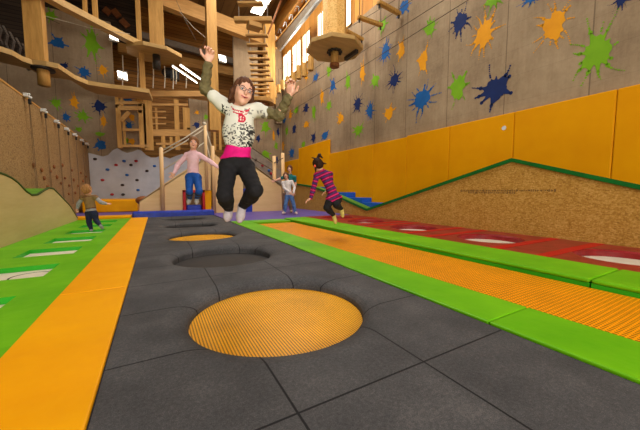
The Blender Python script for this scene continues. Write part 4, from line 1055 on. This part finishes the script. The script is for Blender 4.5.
# trousers
def f_(B):
    K['torso'](B, .008)
    for q in 'lr': K['leg'](B, q, .007, end=.92)
    B.cut(J['pelvis'] + V((0, 0, .055)), (0, 0, 1)); B.noise(.0022, 55, 3)
black_cloth = soft('black cloth', (34, 32, 34), (22, 21, 23), 30, .85, .2, 90)
sh('trousers', f_, black_cloth)
sock = soft('grey socks', (200, 188, 188), (172, 160, 164), 16, .9, .2, 60)
for q in 'lr':
    B = Field(J['ank_' + q] - V((.15, .15, .2)), J['ank_' + q] + V((.15, .15, .15)), .005); K['foot'](B, q, .003); B.cone(J['ank_' + q], J['ank_' + q].lerp(J['kne_' + q], .2), .032, .034, .01); B.build('sock', sock, t)
# pink undershirt hem
def f_(B):
    K['torso'](B, .018); B.cut(J['waist'] + V((0, 0, .05)), (0, 0, 1)); B.cut(J['pelvis'] + V((0, 0, .018)), (0.06, -.03, -1)); B.noise(.003, 40, 5)
pinkc = soft('magenta cloth', (232, 20, 130), (205, 8, 108), 14, .7, .2, 40)
sh('undershirt', f_, pinkc)
# olive sleeves
olive = soft('olive knit', (124, 112, 74), (98, 88, 56), 40, .9, .4, 120)
for q in 'lr':
    a, b, c = J['sho_' + q], J['elb_' + q], J['wri_' + q]
    B = Field(V([min(a[i], b[i], c[i]) - .08 for i in range(3)]), V([max(a[i], b[i], c[i]) + .08 for i in range(3)]), .005)
    B.cone(a.lerp(b, .45), b, .043, .041, .012); B.cone(b, c.lerp(b, .12), .041, .033, .015); B.noise(.0028, 90, 8); B.build('sleeve', olive, t)
# printed shirt
wht, prt, redp, gry = soft('shirt white', (226, 224, 208), (214, 212, 196), 12, .8, .15, 40), soft('shirt black print', (56, 54, 52), (40, 40, 40), 12, .8, 0), soft('shirt red print', (206, 34, 66), (190, 26, 54), 12, .8, 0), soft('shirt grey print', (150, 148, 138), (132, 130, 122), 12, .8, 0)
def f_(B):
    K['torso'](B, .018)
    for q in 'lr':
        a, b = J['sho_' + q], J['elb_' + q]; B.cone(a, a.lerp(b, .50), .046, .050, .03)
    B.ell(J['chest'].lerp(J['waist'], .5) + tfw * .01, (.122, .09, .14), ts, .03)
    B.cut(J['waist'].lerp(J['pelvis'], .28), (-.2 * CR - CU)); B.noise(.0028, 38, 6)
    B.ell(J['neck'] + tfw * .045 + CU * .035, (.052, .055, .045), ts, .006, carve=True)
r_, f2_, u_ = [npv(x) for x in ts]; o_ = npv(J['chest'])
rs_ = np.random.RandomState(4); tab = rs_.rand(64, 64)
def col(P):
    q = P - o_; x = -(q @ r_); y = q @ f2_; z = q @ u_          # x to picture right
    x = q @ npv(CR); m = np.zeros(len(P), int); fr_ = y > -.01
    # scribbled print: cells switched on by a fixed random table
    def cell(a, k, off=0): return tab[(np.floor(a[0] / k).astype(int) + off) % 64, (np.floor(a[1] / k).astype(int) + 7 + off) % 64]
    c1 = cell((x, z), .0085); c2 = cell((x + .3, z), .013, 5)
    low = fr_ & (z < -.035 + .02 * np.sin(x * 30)); dens = np.where((x > .03) & (z < -.07), .52, np.where(x > .03, .26, .13)); m[low & (c1 < dens)] = 1; m[low & (c1 >= dens) & (c1 < dens + .16)] = 3
    m[fr_ & (z > .02) & (x < -.055) & (x > -.13) & (np.abs(z - .065 + .5 * (x + .09)) < .035) & (c1 < .38)] = 1
    m[fr_ & (z > .02) & (x > .055) & (np.abs(z - .06) < .025) & (c2 < .35)] = 3
    xx = x - .024; arc = np.abs(np.hypot(xx, z - .145) - .088); m[fr_ & (z < .10) & (np.abs(xx) < .07) & (arc < .007) & (c1 < .75)] = 2
    arc = np.abs(np.hypot(xx, z - .145) - .107); m[fr_ & (z < .08) & (np.abs(xx) < .052) & (arc < .006) & (c1 < .7)] = 2
    # the big red letter like mark
    X, Z = (x - .036) / 1.3, (z - .004) / 1.3; a = np.hypot(X / .9, Z); mark = ((np.abs(a - .020) < .0055) & (X > -.008)) | ((np.abs(X + .012) < .0045) & (np.abs(Z) < .024)) | ((np.abs(X - .004) < .004) & (np.abs(Z + .002) < .016)) | ((np.abs(Z - .0) < .003) & (np.abs(X - .002) < .014))
    m[fr_ & mark] = 2; return m
sh('printed_shirt', f_, [wht, prt, redp, gry], col, h=.0048)
# hair
def f_(B):
    r, f, u = hf; P = lambda a, b, d: K['hc'] + r * a + f * b + u * d
    hair_cap(B, K['hc'], hf, .97, .005)
    for q, e in ((-1, 1.0), (1, 1.0)):
        B.cone(P(q * .062, .012, .05), P(q * .076, -.004, -.03), .014, .015, .015); B.cone(P(q * .076, -.004, -.03), P(q * .080, -.012, -.085), .017, .013, .02)
        B.cone(P(q * .05, -.05, -.02), P(q * .06, -.05, -.095), .032, .022, .02)
    B.cone(P(0, -.07, 0), P(0, -.065, -.11), .05, .035, .02)
    B.ell(P(.002, .095, -.02), (.058, .066, .088), (r, f, u), .006, carve=True)
    # strand grooves
    X, Y, Z = np.meshgrid(*B.ax, indexing='ij', sparse=True); rr = npv(r); B.V = B.V + .0016 * np.sin(260 * ((X - K['hc'].x) * rr[0] + (Y - K['hc'].y) * rr[1] + (Z - K['hc'].z) * rr[2]) + 1.5 * np.sin(40 * Z))
sh('hair', f_, hairmat('brown hair', (108, 68, 44), (66, 40, 26)), h=.0045, lo=K['hc'] - V((.2, .2, .22)), hi=K['hc'] + V((.2, .2, .2)))

def dress(t, K, shirt=None, pants=None, h=.009, shirt_mat=None, pants_mat=None, foot_mat=None, hem=.12, sleeves='long', stripes=None, pant_end=.95, hair=None, hairfn=None, puff=.014, bare=False):
    J, s = K['J'], K['s']; ax = unit(J['waist'] - J['pelvis'])
    B = Field(K['lo'], K['hi'], h); K['torso'](B, .008)
    for q in 'lr': K['leg'](B, q, .009, end=pant_end)
    B.cut(J['pelvis'].lerp(J['waist'], .6), ax); B.noise(.0015, 45, 2); B.build('trousers', pants_mat, t)
    B = Field(K['lo'], K['hi'], h); K['torso'](B, puff)
    for q in 'lr':
        if sleeves == 'long': K['arm'](B, q, .010)
        else: K['arm'](B, q, .012, .55, False)
    if sleeves == 'long':
        for q in 'lr':
            pass
    B.noise(.0018, 45, 7); B.cut(J['pelvis'] + ax * hem * s, -ax)
    B.ell(J['neck'] + K['hf'][1] * .03 * s + CU * .045 * s, (.05 * s, .05 * s, .045 * s), K['hf'], .005, carve=True)
    B.build('shirt', shirt_mat, t, stripes)
    if foot_mat:
        for q in 'lr':
            B = Field(J['ank_' + q] - V((.2, .2, .2)), J['ank_' + q] + V((.2, .2, .15)), h * .8); K['foot'](B, q, .005); B.build('sock', foot_mat, t)
    B = Field(K['hc'] - V((.32, .32, .34)) * K['hs'], K['hc'] + V((.3, .3, .3)) * K['hs'], h * .7); hairfn(B); B.build('hair', hair, t)

def simple_hair(K, long=.0, side=True, tail=None):
    def fn(B):
        r, f, u = K['hf']; hs = K['hs']; P = lambda a, b, d: K['hc'] + r * (a * hs) + f * (b * hs) + u * (d * hs)
        hair_cap(B, K['hc'], K['hf'], hs, .009)
        if long:
            for q in (-1, 1): B.cone(P(q * .062, -.01, .03), P(q * .078, -.015, -long), .026 * hs, .018 * hs, .02)
            B.cone(P(0, -.06, .0), P(0, -.06, -long), .055 * hs, .04 * hs, .02)
        if tail: tail(B, P, hs)
        B.ell(P(0, .095, -.03), (.052 * hs, .062 * hs, .085 * hs), K['hf'], .006, carve=True); B.noise(.0018, 120, 4)
    return fn

# ---------------------------------------------------------------- child in pink, jumping on the middle trampoline
D0 = 4.95; s = .92
J = jpx(D0, head=(193.6, 143.2, -.02), neck=(193.2, 151.2, .02), chest=(193, 158.5, 0), waist=(193, 167.5, .02), pelvis=(193, 175.5, 0),
        sho_r=(187.2, 155.2, .01), elb_r=(178, 164.5, .0), wri_r=(174.3, 173, -.06), sho_l=(199.2, 155.2, .01), elb_l=(209.3, 161.0, .0), wri_l=(217.5, 167, -.02),
        hip_r=(189.6, 177.5, 0), kne_r=(189.3, 191.5, -.14), ank_r=(189.8, 198.5, .1), toe_r=(188.2, 203.5, .0), hip_l=(197, 177.5, 0), kne_l=(199.2, 191.5, -.12), ank_l=(196.8, 198.2, .1), toe_l=(196.6, 203.5, .0))
hf = frame(CU, CF + CR * .38 - CU * .30); tfw = CF
spec = dict(J=J, s=s, hs=1.02, fwd=CF, head_frame=hf, hand_r=(-CU * .7 - CR * .5, CF - CU * .2, 1, .4), hand_l=(CR * .8 - CU * .5, CF, -1, .4))
t, K = figure('person', 'child in pale pink jumper and blue leggings jumping in front of the slide tower', spec, .008)
dress(t, K, shirt_mat=soft('pale pink knit', (246, 204, 212), (236, 190, 200), 20, .85, .15, 60), pants_mat=soft('blue leggings', (28, 88, 176), (20, 72, 150), 20, .7, .1), foot_mat=soft('light socks', (206, 204, 200), (178, 174, 172), 20, .9, .1), hem=.03,
      hair=hairmat('blond brown hair', (150, 104, 66), (110, 74, 46)), hairfn=simple_hair(K), h=.008)
B = Field(K['lo'], K['hi'], .009)
for q in 'lr': B.cone(J['kne_' + q] + (J['ank_' + q] - J['kne_' + q]) * .15, J['kne_' + q] + (J['ank_' + q] - J['kne_' + q]) * .62, .063 * s, .05 * s, .01)
B.build('leg_warmers', soft('dark grey knit', (60, 64, 76), (46, 50, 60), 20, .9, .1), t)

# ---------------------------------------------------------------- toddler seen from behind on the green field
D0 = 5.6; s = .70
J = jpx(D0, head=(87.6, 190.0, 0), neck=(88.3, 195.6, .02), chest=(89.2, 200.5, .0), waist=(90.6, 206.5, 0), pelvis=(91.5, 212, 0),
        sho_l=(82.8, 197.8, 0), elb_l=(78.8, 203.2, .02), wri_l=(77.4, 208.3, .03), sho_r=(95.2, 197.3, 0), elb_r=(100.8, 202.2, .03), wri_r=(106.3, 203.8, .05),
        hip_l=(88.9, 213.5, 0), kne_l=(88.9, 221.5, -.01), ank_l=(91.2, 229.4, 0), toe_l=(91.5, 230.4, .10), hip_r=(94.0, 213.5, 0), kne_r=(96.4, 220.5, .03), ank_r=(100.5, 225.8, -.04), toe_r=(102.6, 228.4, .02))
hf = frame(CU, -CF + CR * .2)
spec = dict(J=J, s=s, hs=.86, fwd=-CF, head_frame=hf, hand_l=(-CU - CR * .1, CR, 1, .4), hand_r=(CR + CU * .05, -CU * .8 - CF * .3, 1, .25), build=1.12)
t, K = figure('person', 'toddler in brown vest, grey sleeves and navy trousers seen from behind on the green field', spec, .007)
grey_knit = soft('grey knit', (168, 166, 168), (140, 138, 142), 30, .9, .2, 90)
def curls(B, P, hs):
    rnd = random.Random(2)
    for k in range(46):
        a, b = rnd.uniform(0, 2 * PI), rnd.uniform(-.5, 1.45); p = P(.082 * math.cos(b) * math.cos(a), -.016 + .092 * math.cos(b) * math.sin(a) * (1 if math.sin(a) < 0 else .5), .02 + .088 * math.sin(b)); B.cone(p, p + V((.005, 0, .008)), .017, .015, .006)
dress(t, K, shirt_mat=grey_knit, pants_mat=soft('navy trousers', (34, 42, 72), (24, 30, 54), 20, .8, .15), foot_mat=grey_knit, hem=.02, hair=hairmat('sandy curls', (188, 140, 88), (140, 96, 54)), hairfn=simple_hair(K, tail=curls), h=.0075)
B = Field(K['lo'], K['hi'], .007); K['torso'](B, .022)
for q in 'lr': B.cone(J['sho_' + q], J['sho_' + q].lerp(J['elb_' + q], .1), .042 * s, .04 * s, .02, None, .012)
B.cut(J['pelvis'].lerp(J['waist'], .55), J['pelvis'] - J['waist']); B.ell(J['neck'] + CU * .03, (.05, .06, .03), K['hf'], .004, carve=True)
zc = npv(J['pelvis'].lerp(J['waist'], .55)); up_ = npv(unit(J['waist'] - J['pelvis'])); zt = npv(J['neck'])
B.build('vest', [soft('brown vest', (150, 122, 80), (128, 102, 64), 14, .8, .15), soft('vest trim', (108, 52, 36), (90, 42, 30), 10, .7, 0)], t, lambda P: ((((P - zc) @ up_) < .016) | ((np.abs((P - zt) @ up_ + .03) < .006))).astype(int))

# ---------------------------------------------------------------- child in striped tunic, bending forward over the red field
D0 = 4.9; s = .95
J = jpx(D0, head=(317.5, 164.8, -.05), neck=(322.5, 171.5, -.02), chest=(326, 178, .0), waist=(331, 189, .0), pelvis=(334.2, 197, 0),
        sho_l=(316.9, 175.5, -.06), elb_l=(313.4, 188.5, -.07), wri_l=(310.8, 198, -.08), sho_r=(330, 174.5, .10), elb_r=(331, 184, .16), wri_r=(327, 191, .2),
        hip_l=(330.5, 199.5, -.05), kne_l=(325.5, 207.5, -.14), ank_l=(334.3, 218.0, -.10), toe_l=(335.3, 225.0, -.13), hip_r=(337.6, 199, .06), kne_r=(335.8, 208, -.10), ank_r=(341.3, 213, .02), toe_r=(342.6, 219.3, -.02))
J.update(jpx(D0, kne_l=(326.6, 207.5, -.10), ank_l=(333.6, 215.0, .06), toe_l=(335.6, 223.0, .03), kne_r=(336.2, 204.8, -.12), ank_r=(341.3, 208.8, .08), toe_r=(342.8, 216.6, .04)))
hf = frame(CU * .8 - CR * .55 + CF * .0, -CF * .75 - CR * .6 - CU * .35)
hf = frame(CU * .85 - CR * .45, -CF * .62 - CR * .75 - CU * .3)
spec = dict(J=J, s=s, hs=.95, fwd=-CF, tfwd=-CR * .9 - CF * .35 - CU * .3, head_frame=hf, hand_l=(-CU * .55 - CR * .85, -CU, 1, .3), hand_r=(-CR - CU * .6, -CU, -1, .3), build=1.06)
t, K = figure('person', 'child in pink and plum striped tunic and black leggings, bending forward in mid jump', spec, .008)
zo = npv(J['pelvis']); za = npv(unit(J['neck'] - J['pelvis'])); 
ea, eb = npv(J['sho_l']), npv(unit(J['wri_l'] - J['sho_l'])); er, erd = npv(J['sho_r']), npv(unit(J['wri_r'] - J['sho_r']))
def st_(P):
    def dist(a, b):
        a, b = npv(a), npv(b); ab = b - a; tt = np.clip((P - a) @ ab / (ab @ ab), 0, 1); return np.linalg.norm(P - a - tt[:, None] * ab, axis=1)
    dl = np.minimum(dist(J['sho_l'].lerp(J['elb_l'], .35), J['elb_l']), dist(J['elb_l'], J['wri_l'])); dr = np.minimum(dist(J['sho_r'].lerp(J['elb_r'], .35), J['elb_r']), dist(J['elb_r'], J['wri_r']))
    c = (P - zo) @ za; c = np.where(dl < .05, (P - ea) @ eb, c); c = np.where(dr < .05, (P - er) @ erd, c)
    k = np.floor(c / .019).astype(int) % 4; return np.array([0, 1, 0, 2])[k]
dress(t, K, shirt_mat=[soft('plum stripe', (122, 20, 58), (100, 14, 46), 20, .8, .1), soft('magenta stripe', (222, 40, 120), (205, 26, 104), 20, .8, .1), soft('blue violet stripe', (72, 52, 122), (60, 42, 108), 20, .8, .1)],
      stripes=st_, pants_mat=black_cloth, foot_mat=soft('yellow socks', (214, 196, 110), (196, 176, 90), 20, .85, .1), hem=-.075, puff=.02, hair=hairmat('dark brown hair', (62, 38, 26), (36, 22, 16)),
      hairfn=simple_hair(K, tail=lambda B, P, hs: (B.cone(P(.02, -.05, .095), P(.045, -.10, .13), .022, .026, .02), B.cone(P(.045, -.10, .13), P(.03, -.135, .06), .026, .010, .015), B.cone(P(-.02, -.04, .1), P(-.05, .0, .15), .012, .007, .01), B.cone(P(-.06, .02, -.03), P(-.09, .05, -.11), .02, .008, .02), B.cone(P(.05, -.08, -.02), P(.08, -.12, -.06), .02, .008, .015))), h=.008)
MB().ball(K['hc'] + K['hf'][0] * -.08 + CF * .02 - CU * .01, .02, 8, 6).build('hair_clip', soft('orange clip', (250, 96, 60), (240, 80, 50), 5, .5, 0), t)

# ---------------------------------------------------------------- child in white shirt and jeans
D0 = 9.75; s = 1.08
J = jpx(D0, head=(285.8, 175.3, -.03), neck=(287.2, 180.6, .02), chest=(287.8, 184.5, 0), waist=(288.3, 190, .02), pelvis=(289.2, 195, 0),
        sho_r=(282.9, 182.7, 0), elb_r=(284.2, 188.3, -.06), wri_r=(289.5, 191.8, -.16), sho_l=(291.8, 181.8, 0), elb_l=(294.6, 187.5, -.02), wri_l=(293.6, 192.6, -.14),
        hip_r=(287.2, 196.3, 0), kne_r=(285.7, 204.5, -.03), ank_r=(284.6, 211.8, 0), toe_r=(282.4, 213.5, -.1), hip_l=(291.3, 196.3, 0), kne_l=(293.6, 203.8, -.03), ank_l=(295.3, 211.2, 0), toe_l=(296.9, 212.9, -.1))
for k in ('ank_r', 'ank_l'): J[k].z = .075
for k in ('toe_r', 'toe_l'): J[k].z = .035
hf = frame(CU * .98 - CR * .15, CF + CR * .05 - CU * .2)
spec = dict(J=J, s=s, hs=1.0, fwd=CF, head_frame=hf, hand_r=(-CU * .5 + CR * .5 + CF * .3, -CF, -1, .5), hand_l=(-CU - CR * .2, -CF, 1, .5), build=.92)
t, K = figure('person', 'child in white long sleeved shirt and blue jeans standing on the purple mat', spec, .009)
dress(t, K, shirt_mat=soft('white cotton', (232, 226, 222), (214, 206, 204), 20, .85, .1), pants_mat=soft('blue denim', (104, 144, 196), (62, 100, 156), 14, .8, .15), foot_mat=soft('pale sock', (226, 206, 200), (206, 184, 180), 20, .9, .1), hem=-.01,
      hair=hairmat('brown hair b', (122, 78, 48), (84, 50, 32)), hairfn=simple_hair(K, long=.11), h=.009)

# ---------------------------------------------------------------- woman in teal behind
D0 = 10.45; s = 1.28
J = jpx(D0, head=(289.8, 168.6, -.02), neck=(290, 174.5, .03), chest=(289.5, 179.5, 0), waist=(288.5, 187, .02), pelvis=(287.8, 192.5, 0),
        sho_r=(284.6, 177, 0), elb_r=(279.5, 179, -.05), wri_r=(275.4, 180.6, -.12), sho_l=(294.6, 177.3, 0), elb_l=(295.5, 184, .05), wri_l=(294, 189.5, -.02),
        hip_r=(285.3, 194, 0), kne_r=(284.7, 203, -.03), ank_r=(284.3, 211, 0), toe_r=(283.5, 213, -.1), hip_l=(290.2, 194, 0), kne_l=(290.6, 203, -.03), ank_l=(291, 211, 0), toe_l=(291.6, 213, -.1))
for k in ('ank_r', 'ank_l'): J[k].z = .09
for k in ('toe_r', 'toe_l'): J[k].z = .045
hf = frame(CU, CF - CR * .25 - CU * .1)
spec = dict(J=J, s=s, hs=1.12, fwd=CF, head_frame=hf, hand_r=(-CR - CU * .3, CF, 1, .5), hand_l=(-CU, CF, 1, .5), build=.88)
t, K = figure('person', 'woman in teal t-shirt standing behind the child in the white shirt', spec, .010)
dress(t, K, shirt_mat=soft('teal cotton', (30, 122, 118), (22, 102, 100), 20, .85, .1), pants_mat=soft('taupe trousers', (138, 112, 92), (118, 94, 76), 14, .85, .1), foot_mat=soft('tan shoes', (190, 160, 130), (170, 140, 112), 20, .8, .1), hem=.0, sleeves='short',
      hair=hairmat('auburn hair', (120, 72, 46), (82, 46, 30)), hairfn=simple_hair(K, long=.05), h=.010)
# ================================================================ light, camera
def area(name, loc, sx, sy, power, col=(1, .96, .89), rot=(0, 0, 0)):
    l = bpy.data.lights.new(name, 'AREA'); l.shape = 'RECTANGLE'; l.size = sx; l.size_y = sy; l.energy = power; l.color = col
    o = bpy.data.objects.new(name, l); o.location = loc; o.rotation_euler = rot; C.objects.link(o); return o
for k, (x, y, pw) in enumerate([(1.0, 1.5, 60), (3.4, 5, 210), (1.8, 6.5, 230), (4.2, 9, 270), (2.2, 10.5, 190), (3.8, 12, 150), (1.5, -2, 20)]):
    p = V((x, y, ZC - .1))
    t = empty('ceiling_lamp', p, 'flat ceiling lamp over the hall, out of the photo, ' + ORD[k], 'lamp', 'overhead lamps')
    MB().box((x - .9, y - .5, ZC - .08), (x + .9, y + .5, ZC + .02)).build('housing', M['white'], t)
    area('lamp_light', (x, y, ZC - .1), 1.7, .9, pw)
# unseen windows added behind the camera as front fill light
for k, x in enumerate((-1.6, 1.2, 4.0)):
    t = empty('window_%d' % (k + 6), (x, YF, 1.2)); t['kind'] = 'structure'
    MB().box((x - 1.2, YF - .02, 1.2), (x + 1.2, YF + .01, 3.4)).build('window_pane', M['daylight'], t)  # glowing pane of an added window, part of the front fill
    m = MB().box((x - 1.3, YF, 1.1), (x + 1.3, YF + .06, 1.2)).box((x - 1.3, YF, 3.4), (x + 1.3, YF + .06, 3.5)).box((x - 1.3, YF, 1.1), (x - 1.2, YF + .06, 3.5)).box((x + 1.2, YF, 1.1), (x + 1.3, YF + .06, 3.5)); m.build('window_frame', M['timber'], t)
    area('window_and_fill_light', (x, YF + .1, 2.3), 2.4, 2.2, (150, 130, 60)[k], (1, .98, .95), (PI / 2, 0, -.25)).data.spread = 2.1  # fill light added to brighten the fronts of the people
area('window_and_fill_light', (XR - .12, 13.8, 7.5), 3.2, 1.1, 140, (1, .93, .82), (0, -PI / 2 + .0, 0)).rotation_euler = (0, PI / 2, 0)
w = bpy.data.worlds.new('world'); bpy.context.scene.world = w; w.use_nodes = True
w.node_tree.nodes['Background'].inputs[0].default_value = (1, .96, .9, 1); w.node_tree.nodes['Background'].inputs[1].default_value = .15
cam = bpy.data.cameras.new('camera'); co = bpy.data.objects.new('camera', cam); C.objects.link(co)
cam.sensor_width = 36; cam.lens = 36 * F / 640; cam.clip_start = .05
co.location = CAM
co.matrix_world = Matrix(((RT.x, UP.x, -FW.x, 0), (RT.y, UP.y, -FW.y, 0), (RT.z, UP.z, -FW.z, H), (0, 0, 0, 1)))
S = bpy.context.scene; S.camera = co
S.view_settings.view_transform = 'Standard'; S.view_settings.look = 'None'; S.view_settings.gamma = 1; S.view_settings.exposure = -0.12
S.view_settings.use_curve_mapping = False
S.cycles.max_bounces = 6; S.cycles.use_denoising = True
